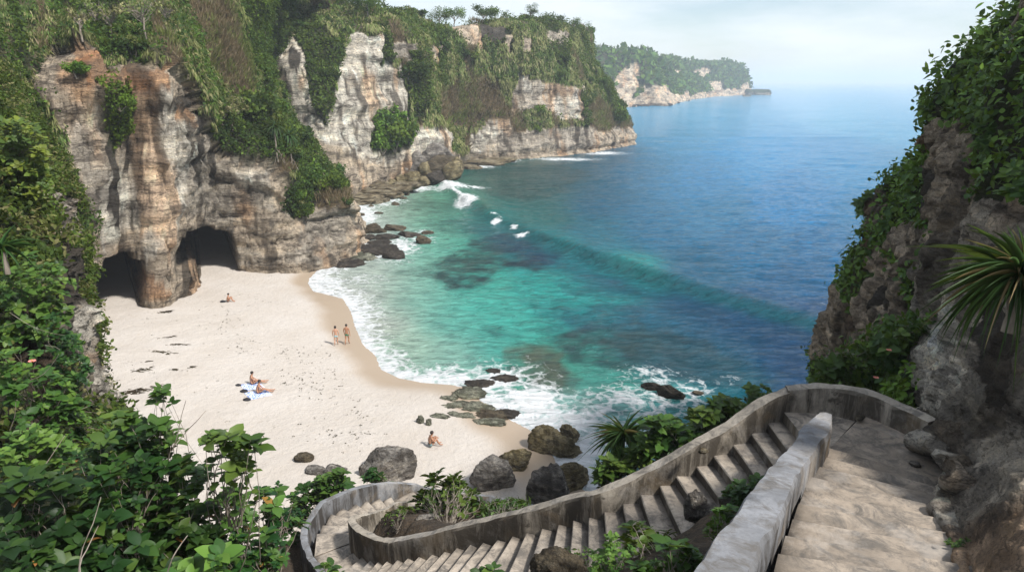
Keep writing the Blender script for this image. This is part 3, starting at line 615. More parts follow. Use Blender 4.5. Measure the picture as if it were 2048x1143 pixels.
def slab(name, quad, zt, zb, mat, parent, jit=.012, s=0, n=9):
    # quad: front-left, front-right, back-right, back-left (plan); worn top and nosing
    q = np.array(quad, float)[:, :2]; a = np.linspace(0, 1, n); b = np.array([0, .05, .30, .62, .84, 1])
    A, B = np.meshgrid(a, b); f = (1-A)[..., None]; g = (1-B)[..., None]
    XY = (q[0]*f+q[1]*(1-f))*g+(q[3]*f+q[2]*(1-f))*(1-g); top = np.concatenate([XY, np.full(A.shape+(1,), zt)], -1)
    top[..., 2] -= .018*(B < .03)+.012*np.abs(fbm(top*2.3, 3, s)); fr = top[0].copy(); fr2 = fr.copy(); fr2[:, 2] = zb; fr[:, 2] -= .03
    dn = (q[3]+q[2]-q[0]-q[1]); dn /= np.linalg.norm(dn)+1e-9; fr2[:, :2] = fr[:, :2]+dn*.03
    G = np.concatenate([fr2[None], fr[None], top, np.concatenate([top[-1][:, :2], np.full((n, 1), zb)], 1)[None]])
    G[..., :2] += jit*np.stack([fbm(G*1.7, 3, s+3), fbm(G*1.7, 3, s+4)], -1)
    gb = np.array([1, .85, .0, 0, 0, .25, .85, 1.0, 1.0])[:, None]*(.7+.5*(np.abs(np.linspace(-1, 1, n))[None]**3)); gb = gb+.75*(np.abs(np.linspace(-1, 1, n))[None]**8)
    m, k = G.shape[:2]; fc = grid_faces(m, k).tolist(); fc.append([i*k for i in range(m)]); fc.append([i*k+k-1 for i in range(m)][::-1])
    o = mesh_obj(name, G.reshape(-1, 3), fc, mat, parent, smooth=True, attrs={'grime': np.clip(gb, 0, 1)}); o.data.set_sharp_from_angle(angle=R(28)); return o

ZL = 15.75; RISE = .185
# middle flight: nosing ends at the sea-side wall foot (F) and at the hill side (N)
FP = [(1568, 824), (1533, 841), (1498, 859), (1461, 882), (1421, 903), (1386, 924), (1349, 946), (1317, 965), (1280, 986), (1245, 1004), (1208, 1023), (1177, 1037), (1146, 1043), (1115, 1051), (1082, 1059), (1051, 1068), (1022, 1074), (991, 1082), (962, 1087), (937, 1091), (910, 1097), (889, 1101), (865, 1105), (840, 1108), (817, 1112), (796, 1116), (776, 1117), (765, 1112), (752, 1106), (739, 1099), (724, 1092), (709, 1082)]
NK = [(0, 1640, 915), (5, 1470, 1035), (10, 1220, 1150), (13, 1090, 1162), (17, 925, 1165), (22, 800, 1172), (26, 722, 1176), (27, 706, 1174), (28, 690, 1170), (29, 667, 1160), (30, 645, 1143), (31, 629, 1112)]
Fw, Nw = [], []
for k, (u, v) in enumerate(FP):
    z = ZL-RISE*k; Fw.append(PZ(u, v, z)); Nw.append(PZ(np.interp(k, [a[0] for a in NK], [a[1] for a in NK]), np.interp(k, [a[0] for a in NK], [a[2] for a in NK]), z))
STEPC = []
# three flights, each a staircase with its steps as parts
st2 = empty('staircase', Nw[15], 'long middle concrete stair flight running down beside the sloping seaward parapet', 'staircase')
inv = lambda P, o: [np.asarray(q)-np.array(o.location) for q in P]
def step(parent, quad, zt, zb, mat, s, **k):
    o = slab('step', inv(quad, parent), zt-parent.location[2], zb-parent.location[2], mat, parent, s=s, **k)
    c = np.mean(np.array(quad), 0); STEPC.append((c[0], c[1], zt)); STEPC.append((*(np.array(quad[0][:2])*.8+c[:2]*.2), zt)); STEPC.append((*(np.array(quad[1][:2])*.8+c[:2]*.2), zt)); return o
for k in range(1, 32):
    e = (Fw[k]-Nw[k]); e = e/np.linalg.norm(e)*.06
    step(st2, [Nw[k], Fw[k]+e, Fw[k-1]+e, Nw[k-1]], Fw[k][2], Fw[k][2]-.55, M_STEP, k)
ZP = ZL-RISE*31
OUT3 = [(634, 1068), (646, 1048), (662, 1026), (685, 1015), (713, 1007), (735, 1000), (760, 995), (783, 992)]
INN3 = [(705, 1066), (707, 1050), (714, 1040), (726, 1031), (741, 1027), (757, 1022), (775, 1013), (790, 1003)]
OWALL = [(668, 1168, 11.3), (641, 1140, 10.85), (620, 1111, 10.6), (609, 1081, 10.4), (610, 1057, 10.25), (622, 1035, 10.15), (645, 1003, 10.1), (683, 985, 9.9), (710, 976, 9.75), (739, 968, 9.55), (771, 965, 9.3), (807, 965, 9.0), (844, 971, 8.6), (905, 982, 7.9), (966, 990, 7.2), (1040, 1003, 6.3), (1068, 1011, 6.0)]
OW = [PZ(*q) for q in OWALL]
O3 = [PZ(u, v, ZP-.02-.17*j) for j, (u, v) in enumerate(OUT3)]; I3 = [PZ(u, v, ZP-.02-.17*j) for j, (u, v) in enumerate(INN3)]
tail = catmull(np.array(OW[11:]), 60); T = np.gradient(tail[:, :2], axis=0); T /= np.linalg.norm(T, axis=1, keepdims=True); side = np.stack([T[:, 1], -T[:, 0]], 1)
for j in range(8, 24):
    q = tail[min(59, int((j-7)*3.4))]; sd = side[min(59, int((j-7)*3.4))]; z = ZP-.02-.17*j
    O3.append(np.array([q[0]+sd[0]*.12, q[1]+sd[1]*.12, z])); I3.append(np.array([q[0]+sd[0]*1.3, q[1]+sd[1]*1.3, z]))
st3 = empty('staircase', I3[3], 'lowest concrete stair flight curling behind the planted island towards the sand', 'staircase')
pl = [Nw[31], Fw[31], I3[0], O3[0]]
cpl = np.mean(np.array(pl), 0)
o = mesh_obj('landing', inv([np.array([q[0], q[1], ZP+.004]) for q in pl]+[np.array([q[0], q[1], ZP-.5]) for q in pl], st3), [[0, 1, 2, 3], [0, 4, 5, 1], [1, 5, 6, 2], [2, 6, 7, 3], [3, 7, 4, 0]], M_STEP, st3, smooth=False)
for a in pl: STEPC.append((*(a[:2]*.7+cpl[:2]*.3), ZP))
STEPC.append((cpl[0], cpl[1], ZP))
for j in range(1, len(O3)):
    step(st3, [O3[j], I3[j], I3[j-1], O3[j-1]], O3[j][2], O3[j][2]-.5, M_STEP, 60+j)
# upper flight
UZ = ZL+.15
def Lv(k): v = 905+17*k+1.35*k*k; return PZ(1640-(v-905)*.385, v, UZ+.14*k)
L1, R1 = [], []
for k in range(0, 10):
    v = 905+17*k+1.35*k*k; L1.append(PZ(1641-(v-905)*.39, v, UZ+.14*k)); vr = 985+17*k+1.3*k*k; R1.append(PZ(1846+(vr-985)*.26, vr, UZ+.14*k))
dl = L1[9]-L1[8]; dr = R1[9]-R1[8]; dl *= .38/np.linalg.norm(dl[:2]); dr *= .38/np.linalg.norm(dr[:2])
for k in range(10, 17): L1.append(L1[-1]+dl*np.array([1, 1, 0])+[0, 0, .14]); R1.append(R1[-1]+dr*np.array([1, 1, 0])+[0, 0, .14])
st1 = empty('staircase', R1[2], 'broad worn upper stair flight beside the rock face, nearest the viewer, with stained shallow steps', 'staircase')
for k in range(1, len(L1)):
    ex = np.array([.35, .1, 0]); step(st1, [L1[k-1], R1[k-1]+ex, R1[k]+ex, L1[k]], UZ+.14*k, UZ+.14*k-.5, M_STEP2, 120+k, jit=.014, n=19)
LA = [L1[0], R1[0]+[.4, .1, 0], PZ(1860, 905, UZ)+[.3, 0, 0], PZ(1800, 845, UZ)+[.2, .25, 0], PZ(1741, 824, UZ)+[0, .1, 0], PZ(1668, 888, UZ)]
def plate(name, pts, z, zb, mat, parent):
    n = len(pts); P = [np.array([q[0], q[1], z]) for q in pts]+[np.array([q[0], q[1], zb]) for q in pts]
    for q in pts: STEPC.append((*(q[:2]*.8+np.mean(np.array(pts), 0)[:2]*.2), z))
    return mesh_obj(name, inv(P, parent), [list(range(n))]+[[i, n+i, n+(i+1) % n, (i+1) % n] for i in range(n)], mat, parent, smooth=False)
plate('landing', LA, UZ, UZ-.5, M_STEP2, st1)
LB = [PZ(1640, 915, ZL), PZ(1662, 900, ZL), PZ(1668, 888, ZL), PZ(1741, 824, ZL)+[0, .15, 0], PZ(1700, 822, ZL)+[0, .2, 0], Fw[0]+[0, .15, 0], Fw[0]]
plate('lower_landing', LB, ZL, ZL-.5, M_STEP, st1)

MW = [(1868, 842, 16.3), (1800, 808, 16.3), (1734, 783, 16.3), (1655, 772, 16.25), (1573, 775, 16.17), (1531, 797, 15.98), (1448, 853, 15.5), (1366, 899, 15.1), (1283, 943, 14.66), (1200, 978, 14.27), (1143, 991, 13.9), (1065, 1014, 13.48), (966, 1038, 12.83), (865, 1063, 12.15), (783, 1080, 11.45)]
MWw = [PZ(*q) for q in MW]; IWw = [PZ(*q) for q in [(783, 1080, 11.45), (760, 1077, 11.3), (737, 1067, 11.1), (716, 1055, 10.95), (706, 1044, 10.85), (705, 1036, 10.8), (716, 1031, 10.75)]]
tag(wall_mesh('parapet_wall', MWw[:5], .26, 1.1, M_WALL, s=1), 'curved grey concrete wall closing the upper landing on its sea side', 'wall')
tag(wall_mesh('parapet_wall', [MWw[4]+[.10, 0, .004]]+MWw[5:], .26, 1.1, M_WALL, s=2), 'long stained concrete parapet sloping down beside the long middle stair flight', 'wall')
tag(wall_mesh('parapet_wall', IWw, .22, .95, M_WALL, s=3), 'short curved concrete wall around the tip of the planted island', 'wall')
tag(wall_mesh('retaining_wall', [PZ(*q) for q in [(718, 1031, 10.62), (745, 1025, 10.4), (776, 1014, 10.1), (789, 1005, 9.85), (812, 1003, 9.5)]], .12, .7, M_WALL, s=4), 'thin low dark concrete kerb between the planted island and the lowest steps', 'wall')
tag(wall_mesh('parapet_wall', OW, .2, 1.2, M_WALLG, s=5, jit=.025), 'outer curved concrete wall round the lower turn of the stairs', 'wall')
# wall between the upper and middle flights
top_l = [(1640, 825), (1604, 870), (1568, 905), (1530, 945), (1508, 978), (1470, 1020), (1430, 1078), (1388, 1140), (1330, 1220), (1230, 1360)]
top_r = [(1663, 828), (1650, 858), (1622, 905), (1594, 950), (1580, 985), (1561, 1030), (1528, 1080), (1490, 1143), (1440, 1220), (1360, 1360)]
yy = [9.96, 8.6, 7.65, 6.9, 6.3, 5.75, 5.25, 4.67, 4.1, 3.3]; zz = [16.42, 16.62, 16.85, 17.07, 17.26, 17.42, 17.55, 17.68, 17.85, 18.1]
A = [PZ(*q, z) for q, z in zip(top_l, zz)]; B = [PZ(*q, z) for q, z in zip(top_r, zz)]
mid = [(a+b)/2 for a, b in zip(A, B)]; ths = [max(.2, np.linalg.norm((b-a)[:2])*.93) for a, b in zip(A, B)]
tag(wall_mesh('dividing_wall', mid, ths, 1.15, M_WALLG, s=6, jit=.022, seg=.07), 'thick wavy grey concrete wall dividing the upper stair flight from the planted bank', 'wall')

# ------------------------------------------------------------------ hillside under the stairs
ctl = []
for k in (0, 4, 8, 12, 16, 20, 24, 27, 31): c = (Fw[k]+Nw[k])/2; ctl.append((c[0], c[1], c[2]-.45))
for q in (L1[0], L1[5], L1[10], R1[0], R1[5], R1[10]): ctl.append((q[0], q[1], q[2]-.4))
for q in O3[::3]: ctl.append((q[0], q[1], q[2]-.4))
for u, v, z in [(735, 1050, 10.35), (800, 1060, 10.9), (900, 1048, 11.4), (1000, 1025, 12.0), (860, 1020, 9.9), (930, 1015, 9.6), (1010, 1012, 10), (1500, 1000, 15.9), (1300, 1110, 15.3), (1450, 1100, 16.4), (1380, 1060, 15.5), (1150, 1160, 14.2), (1230, 1143, 14.9), (1420, 1020, 15.35)]:
    ctl.append(tuple(PZ(u, v, z)))
for q in MWw[1:13]: ctl += [(q[0]+.3, q[1]+.35, q[2]-.55), (q[0]+1.2, q[1]+3, q[2]-5.5), (q[0]+2, q[1]+7, max(-1, q[2]-13))]
for q in OW[3:]: ctl += [(q[0]-.3, q[1]+.4, q[2]-.8), (q[0]-.8, q[1]+3.5, max(.6, q[2]-4.5)), (q[0]-1, q[1]+8, .6)]
for q in OW[:5]: ctl += [(q[0]-.6, q[1], q[2]-.5), (q[0]-3.5, q[1]+1, q[2]-1.5)]
ctl += [(0, 0, 19.6), (-3, 2, 18.6), (4, 0, 19), (7, 2, 19), (-4, 7, 15.6), (-2.6, 5, 16.4), (0, 6, 16.2), (1.2, 4, 17), (-6, 9, 14.2), (-7, 5, 17), (-11, 7, 17), (-12, 12, 14), (-9, 18, 8), (-14, 17, 9), (-12, 24, 1.8), (-20, 12, 14), (-20, 24, 2), (-28, 22, 3), (-28, 10, 14), (-28, 0, 18), (-12, -3, 20), (12, -3, 21), (22, -3, 21),
        (-28, 34, 0), (-15, 34, -.6), (0, 34, -1.5), (10, 34, -3), (24, 34, -4), (10, 22, 3), (16, 25, 3), (24, 22, 5), (24, 14, 12), (14, 14, 12.8), (10, 13, 14.8), (16, 18, 9)]
ctl = np.array(ctl); D = np.linalg.norm(ctl[:, None, :2]-ctl[None, :, :2], axis=-1); n = len(ctl)
Am = np.zeros((n+3, n+3)); Am[:n, :n] = D-np.eye(n)*.05; Am[:n, n] = 1; Am[n, :n] = 1; Am[:n, n+1:] = ctl[:, :2]; Am[n+1:, :n] = ctl[:, :2].T
wgt = np.linalg.solve(Am, np.concatenate([ctl[:, 2], [0, 0, 0]]))
SC = np.array(STEPC)
def hill_z(x, y):
    x = np.asarray(x, float); y = np.asarray(y, float); z = wgt[n]+wgt[n+1]*x+wgt[n+2]*y
    for i in range(n): z = z+wgt[i]*np.hypot(x-ctl[i, 0], y-ctl[i, 1])
    for a in SC:
        d = np.hypot(x-a[0], y-a[1]); z = np.minimum(z, np.where(d < .95, a[2]-.22+np.maximum(0, d-.55)*1.2, 99))
    return z
X, Y = np.meshgrid(np.arange(-30, 24, .25), np.arange(-4, 36, .25)); Z = hill_z(X, Y); P = np.stack([X, Y, Z], -1)
P[..., 2] += (.16*fbm(P*.9, 4, 301)+.10*ridged(P*2.5, 3, 302))*sstep(0, 1.2, np.min(np.hypot(X[..., None]-SC[::2, 0], Y[..., None]-SC[::2, 1]), -1)-.6)
m, nt, p, o = newmat('soil'); v = coords(nt)
c = mixc(nt, mapr(nt, noise(nt, 1.3, 7, .7, v), .4, .62), (.055, .038, .022), (.14, .095, .055)); c = mixc(nt, mapr(nt, noise(nt, 6, 5, .7, v), .6, .7), c, (.25, .20, .15)); nt.links.new(c, p.inputs['Base Color'])
p.inputs['Roughness'].default_value = .95; c = mixc(nt, mapr(nt, noise(nt, 11, 7, .75, v), .44, .58, 0, .7), c, (.03, .02, .012)); c = mixc(nt, mapr(nt, noise(nt, 26, 5, .75, v), .58, .66, 0, .6), c, (.30, .24, .17)); nt.links.new(c, p.inputs['Base Color']); b = bump(nt, None, noise(nt, 4, 7, .7, v), 1, .2); bump(nt, p, noise(nt, 22, 6, .75, v), 1, .04, b); M_SOIL = m
tag(mesh_obj('hillside', P, grid_faces(*X.shape), M_SOIL), kind='structure')
HILL = P

# ------------------------------------------------------------------ near rock faces, right and left
def rownet(rows):
    return np.array([[PY(u, v, y) for u, y in cols] for v, cols in rows])
rowsR = [(1600, [(2100, 7), (1960, 3.2), (1990, 3.1), (2030, 2.9), (2100, 2.7), (2250, 2.4)]),
 (1143, [(2000, 9), (1930, 5.75), (1950, 5.55), (2000, 5.1), (2090, 4.6), (2260, 4.0)]),
 (1000, [(1960, 12), (1892, 7.9), (1908, 7.7), (1950, 7.2), (2060, 6.2), (2250, 5.2)]),
 (890, [(1920, 15), (1864, 9.75), (1880, 9.5), (1925, 8.8), (2050, 7.6), (2250, 6)]),
 (800, [(1700, 40), (1660, 31), (1760, 20), (1862, 11.6), (1960, 9.3), (2250, 6.6)]),
 (700, [(1690, 40), (1652, 32), (1750, 24), (1862, 14.5), (1950, 10.6), (2250, 7)]),
 (620, [(1730, 40), (1680, 31), (1750, 25), (1868, 17.5), (1960, 11.5), (2250, 7.5)]),
 (500, [(1770, 38), (1728, 29), (1775, 25.5), (1870, 19.5), (1960, 13), (2250, 8)]),
 (400, [(1830, 36), (1772, 28), (1820, 25), (1880, 20.5), (1975, 14), (2250, 8.5)]),
 (300, [(1905, 34), (1868, 25), (1892, 22.5), (1930, 19), (2010, 14.5), (2250, 9)]),
 (200, [(1935, 34), (1900, 24), (1925, 21.5), (1965, 18), (2040, 14.5), (2250, 9.5)]),
 (120, [(2000, 34), (1975, 23), (1998, 21), (2030, 18), (2080, 15), (2250, 10)]),
 (40, [(2100, 34), (2062, 22), (2080, 20), (2110, 18), (2150, 15), (2280, 11)]),
 (-60, [(2200, 34), (2160, 22), (2180, 20), (2200, 18), (2230, 15), (2300, 12)])]
Gr = surf(rownet(rowsR), 560, 480)
polyR = [(G_, [(1820, 900), (1960, 900), (1960, 1300), (1820, 1300)]),
 (T_, [(1650, 640), (1700, 560), (1740, 470), (1800, 500), (1850, 560), (1860, 640), (1780, 700), (1650, 720)]),
 (H_, [(1700, 520), (1760, 500), (1790, 560), (1740, 625), (1700, 600)]), (K_, [(1800, 560), (1830, 600), (1800, 650), (1780, 620)]),
 (G_, [(1740, 400), (1790, 380), (1800, 440), (1760, 470), (1740, 460)]), (T_, [(1810, 480), (1870, 440), (1900, 500), (1860, 560)]),
 (T_, [(1895, 250), (1935, 240), (1990, 290), (1970, 380), (1900, 400), (1885, 330)]), (K_, [(1885, 340), (1915, 340), (1930, 430), (1890, 440)]),
 (T_, [(1900, 400), (1960, 380), (1980, 440), (1940, 500), (1890, 500)]), (G_, [(1960, 430), (2080, 400), (2300, 600), (2300, 1400), (1860, 1400), (1900, 1143), (1900, 820), (1870, 600), (1890, 520)]),
 (W_, [(1882, 600), (1925, 600), (1960, 760), (1975, 880), (1930, 960), (1900, 1010), (1830, 960), (1835, 880), (1860, 780)]),
 (W_, [(1850, 700), (1990, 760), (1985, 900), (1960, 960), (1930, 1060), (1835, 1060), (1840, 880)]), (T_, [(1900, 850), (1960, 860), (1940, 960), (1890, 960)]), (G_, [(1950, 900), (1985, 860), (2060, 900), (2060, 1020), (1960, 1080), (1920, 1000)]), (K_, [(1990, 600), (2030, 600), (2040, 820), (2000, 830), (1975, 720)]),
 (G_, [(1960, 1080), (2060, 1000), (2100, 1200), (1960, 1200)])]
clR = classify(Gr, polyR, D_, 9, 1.0, 35); colR = palette(Gr, clR, 300, .8)
colR *= (1+.6*fbm(Gr*2.2, 5, 333, .7)[..., None])
vegR = clR > 10
_pn = np.clip((Gr[..., 1]-4.5)/16, .08, 1); Gr = rough_up(Gr, .55, .42, 61, .10, .30, np.where(vegR, .7, 1.0)*_pn, blk=.22)
Gr += gnormals(Gr)*(.20*ridged(Gr*1.3, 4, 66)+.13*ridged(Gr*3.3, 4, 67)+.06*fbm(Gr*8, 3, 68))[..., None]*np.clip((Gr[..., 1:2]-2)/12, .22, 1)
tag(mesh_obj('cliff', Gr, grid_faces(*Gr.shape[:2]), M_NEARCLIFF, col=np.clip(colR, .01, .8).reshape(-1, 3)), kind='structure')

rowsL = [(1500, [(420, 8), (330, 4.6), (240, 4.4), (100, 4.2), (-100, 4), (-500, 3.6)]),
 (1143, [(400, 12), (290, 8), (220, 7.6), (80, 7.2), (-100, 6.5), (-500, 5)]),
 (1000, [(340, 20), (262, 12), (200, 10), (60, 9), (-100, 8), (-500, 6)]),
 (900, [(280, 26), (212, 15), (150, 13), (40, 11.5), (-100, 10), (-500, 7)]),
 (800, [(245, 28), (202, 17), (150, 15.5), (40, 13.5), (-100, 12), (-500, 8)]),
 (700, [(230, 30), (190, 18.5), (140, 17), (40, 15), (-100, 13), (-500, 9)]),
 (600, [(200, 33), (170, 20.5), (120, 19), (30, 17), (-100, 14.5), (-500, 10)]),
 (500, [(185, 38), (152, 24), (100, 22), (20, 19), (-100, 16), (-500, 11)]),
 (420, [(150, 42), (126, 29), (85, 26), (10, 22), (-100, 18), (-500, 12)]),
 (330, [(130, 48), (100, 34), (50, 30), (-10, 25), (-110, 20), (-500, 13)]),
 (230, [(90, 52), (50, 40), (10, 34), (-40, 28), (-130, 22), (-500, 14)]),
 (120, [(20, 56), (-30, 44), (-60, 38), (-100, 32), (-170, 26), (-500, 15)])]
Gl = surf(rownet(rowsL), 330, 260)
polyL = [(G_, [(150, 560), (190, 600), (205, 680), (240, 730), (240, 830), (190, 800), (160, 720), (140, 640)]), (W_, [(175, 610), (200, 600), (206, 665), (190, 690), (178, 660)]), (W_, [(205, 720), (240, 740), (240, 800), (208, 800)]),
         (K_, [(140, 480), (185, 520), (190, 590), (160, 620), (130, 560)]), (G_, [(90, 390), (150, 400), (170, 480), (110, 470)]), (B_, [(60, 440), (110, 400), (130, 450), (80, 520)]), (S_, [(100, 560), (150, 700), (160, 900), (60, 900), (40, 640)])]
clL = classify(Gl, polyL, D_, 8, .6, 45); colL = palette(Gl, clL, 400, .8); vegL = clL > 10
Gl = rough_up(Gl, .7, .6, 71, .12, .35, np.where(vegL, .7, 1.0)); Gl += gnormals(Gl)*(.12*ridged(Gl*1.0, 4, 76))[..., None]
tag(mesh_obj('cliff', Gl, grid_faces(*Gl.shape[:2]), M_NEARCLIFF, col=np.clip(colL, .01, .8).reshape(-1, 3)), kind='structure')
# ------------------------------------------------------------------ vegetation on the cliffs
def sample(G, cls, n, want, zmin=2.0, box=(-200, 2250, -160, 1300), maxang=None):
    a = np.linalg.norm(np.cross(G[1:, :-1]-G[:-1, :-1], G[:-1, 1:]-G[:-1, :-1]), axis=-1)
    u, v = proj(G[:-1, :-1]); ok = np.isin(cls[:-1, :-1], want) & (G[:-1, :-1, 2] > zmin) & (u > box[0]) & (u < box[1]) & (v > box[2]) & (v < box[3]) & (G[:-1, :-1, 1]*CP-(G[:-1, :-1, 2]-HC)*SP > 1)
    w_ = (a*ok).ravel(); tot = w_.sum()
    if tot <= 0: return np.zeros((0, 3)), np.zeros((0, 3)), np.zeros(0, int), 0
    idx = rng.choice(len(w_), n, p=w_/tot); nc = G.shape[1]-1; r, c = idx//nc, idx % nc; f, g = rng.random((n, 1)), rng.random((n, 1))
    P = (G[r, c]*(1-g)+G[r, c+1]*g)*(1-f)+(G[r+1, c]*(1-g)+G[r+1, c+1]*g)*f
    return P, gnormals(G)[r, c], cls[r, c], tot
CD = np.array([[.040, .078, .014], [.062, .110, .018], [.085, .135, .022], [.030, .058, .014]])
CH = np.array([[.20, .195, .08], [.15, .18, .05], [.27, .24, .12], [.10, .14, .036]])
CB = np.array([[.21, .16, .095], [.16, .115, .065], [.26, .205, .125]])
CY = np.array([[.10, .17, .020], [.13, .21, .026], [.07, .135, .020]])
def cover(name, G, cls, want, dens, L, Wd, hmax, csc, cols, mode, label, s, T=T_QUAD, zmin=2.0, box=(-200, 2250, -160, 1300), mat=None, cap=160000, tint=(1, 1, 1), near_scale=False):
    _, _, _, tot = sample(G, cls, 1, want, zmin, box); n = int(min(cap, tot*dens))
    if n < 10: return
    P, Nn, c, _ = sample(G, cls, n, want, zmin, box)
    Nn = Nn*np.sign(-(Nn*(P-[0, 0, HC])).sum(1, keepdims=True)+1e-9); up = np.array([0, 0, 1.])
    f = fbm(P/csc, 3, s); f2 = fbm(P/csc*2.7, 2, s+5)
    m = np.clip(.45+f*1.3+f2*.6, 0, 1.2); h = hmax*m*(rng.random(n)**.45)
    O = Nn*.75+up*.55; O /= np.linalg.norm(O, axis=1, keepdims=True); Q = P+O*h[:, None]
    ci = np.clip(((fbm(P/csc*.8, 2, s+11)+.5)*len(cols)+rng.normal(size=n)*.8).astype(int), 0, len(cols)-1)
    col = np.array(cols)[ci]*(1+.22*rng.normal(size=(n, 1)))*tint; col = np.clip(col, .006, .5)
    dk = np.clip(np.linalg.norm(P-[0, 0, HC], axis=1)/17, .3, 1.4) if near_scale else 1.0; L = L*dk; Wd = Wd*dk; Q = P+O*(h*dk)[:, None] if near_scale else Q
    if mode == 'hang':
        down = np.array([0, 0, -1.])+.25*rdir(n)+Nn*.15+.35*O*(m[:, None] > .8); Y = down; NN = Nn+.5*rdir(n); sx = Wd*(.6+.8*rng.random(n)); sy = L*(.5+rng.random(n))
    elif mode == 'grass':
        Y = up+.6*rdir(n)+Nn*.5; NN = Nn+.6*rdir(n); sx = Wd*(.6+.8*rng.random(n)); sy = L*(.5+rng.random(n))
    else:
        Y = rdir(n)+O*.3-up*.15; NN = O+.8*rdir(n); sx = Wd*(.6+.7*rng.random(n)); sy = L*(.6+.7*rng.random(n))
    V, Fc, C = stamp(T, Q, Y, NN, sx, sy, col)
    o = mesh_obj(name, V, Fc, mat or M_LEAF, col=C, smooth=False); tag(o, label, kind='stuff'); return o
cover('creepers', Ga, clA, [D_], 55, .38, .26, 1.5, 2.6, CD, 'leaf', 'dense green creepers over the big cliff', 1)
cover('hanging_grass', Ga, clA, [H_], 60, .62, .10, .9, 2.2, CH, 'hang', 'olive hanging grass on the green slope', 2)
cover('creepers', Ga, clA, [H_], 14, .34, .24, 1.3, 2.6, CD, 'leaf', 'scattered creepers in the hanging grass', 3)
cover('dry_grass', Ga, clA, [B_], 32, .8, .09, .6, 2.0, np.concatenate([CB, CH[:2]]), 'grass', 'dry grass on the big cliff', 4)
cover('creepers', Ga, clA, [Y_], 60, .36, .25, 1.3, 2.0, CY, 'leaf', 'bright creepers on the pale rock', 5)
far_box = (480, 1330, -60, 420)
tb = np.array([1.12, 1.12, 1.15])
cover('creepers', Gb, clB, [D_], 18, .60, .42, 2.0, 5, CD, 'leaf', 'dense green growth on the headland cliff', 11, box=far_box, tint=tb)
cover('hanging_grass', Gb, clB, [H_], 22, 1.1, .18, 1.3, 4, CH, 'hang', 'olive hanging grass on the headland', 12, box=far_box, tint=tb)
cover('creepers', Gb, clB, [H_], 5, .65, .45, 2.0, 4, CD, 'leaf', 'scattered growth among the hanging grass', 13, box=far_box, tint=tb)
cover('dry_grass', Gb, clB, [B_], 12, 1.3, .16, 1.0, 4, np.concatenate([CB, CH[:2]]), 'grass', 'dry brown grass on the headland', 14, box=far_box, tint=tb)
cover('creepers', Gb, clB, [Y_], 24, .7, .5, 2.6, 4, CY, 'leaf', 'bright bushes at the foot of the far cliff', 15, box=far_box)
cover('woodland', Gf, clF, [D_], .14, 6, 5, 6, 30, CD*1.25, 'leaf', 'far-off woodland on the distant headland', 16, zmin=6, cap=40000)  # leaf colour lightened to paint in distance haze
rb = (1560, 2200, -160, 1250); nearR = Gr
cover('creepers', Gr, clR, [D_, H_], 330, .17, .10, .55, .9, np.concatenate([CD*1.3, CY[:1]]), 'leaf', 'leafy creepers over the right-hand cliff', 21, T=T_LEAF, zmin=4, box=rb, cap=60000, mat=M_GLEAF, near_scale=True)
cover('creepers', Gl, clL, [D_, H_, B_], 170, .15, .09, .42, 1.0, np.concatenate([CD, CH[:2], CD[:2]*1.4]), 'leaf', 'leafy creepers over the near left slope', 22, T=T_LEAF, zmin=4, box=(-120, 300, -100, 1000), cap=60000, near_scale=True)

# ---- shrub and tree kinds
def lobes_crown(nl, nleaf, lsz, flat=.75, cols=CD, lob=(.32, .55), T=T_QUAD, wr=.7, up=.3):
    parts = []
    for i in range(nl):
        d = rdir(1)[0]; d[2] = abs(d[2])*.8-.1; c = d*np.array([.75, .75, .75*flat])*rng.random()**.4; r = rng.uniform(*lob)
        n = int(nleaf/nl); dd = rdir(n); dd[:, 2] = dd[:, 2]*.85+.1; rr = r*(.55+.5*rng.random((n, 1)))*(1+.25*fbm(dd*2+i*7, 2, i)[:, None])
        P = c+dd*rr*np.array([1, 1, flat]); base = cols[rng.integers(len(cols))]*(1+.25*rng.normal()); col = np.clip(base*(1+.2*rng.normal(size=(n, 1))), .006, .4)
        parts.append(stamp(T, P, rdir(n)+dd*.4, dd+.7*rdir(n)+[0, 0, up], lsz*wr*(.6+.7*rng.random(n)), lsz*(.6+.7*rng.random(n)), col))
    return merge(parts)
def limb_path(a, b, sag=.15, n=6):
    a, b = np.array(a, float), np.array(b, float); t = np.linspace(0, 1, n)[:, None]; m = rdir(1)[0]*np.linalg.norm(b-a)*sag
    return a*(1-t)+b*t+m*np.sin(t*math.pi)+rng.normal(size=(n, 3))*.02*np.linalg.norm(b-a)*np.sin(t*math.pi)
def make_shrub(nleaf, lsz, cols, flat=.8, nl=9):
    o = mesh_obj('shrub', *lobes_crown(nl, nleaf, lsz, flat, cols)[:2], M_LEAF, smooth=False) if False else None
    V, Fc, C = lobes_crown(nl, nleaf, lsz, flat, cols)
    o = mesh_obj('shrub', V, Fc, M_LEAF, col=C, smooth=False)
    st = merge([tube(limb_path((0, 0, -.7), rdir(1)[0]*[.5, .5, .2]+[0, 0, .15]), .045, .012, 4) for _ in range(6)])
    b = mesh_obj('branches', st[0], st[1], M_BARK, o); return o
SHR = [make_shrub(1700, .20, CD), make_shrub(1500, .20, CD*1.25, 1.0, 7), make_shrub(1500, .18, np.concatenate([CD, CH]), .7, 11), make_shrub(1500, .19, CY, .75, 9)]
USED = set()
def put(kind, P, r, label=None, group=None, cat='shrub', sq=1.0):
    p = SHR[kind]; o = p if kind not in USED else copy_tree(p); USED.add(kind)
    o.location = tuple(P); o.rotation_euler = (rng.normal()*.15, rng.normal()*.15, rng.uniform(0, 6.28)); o.scale = (r, r, r*sq)
    tag(o, label, cat, group); return o
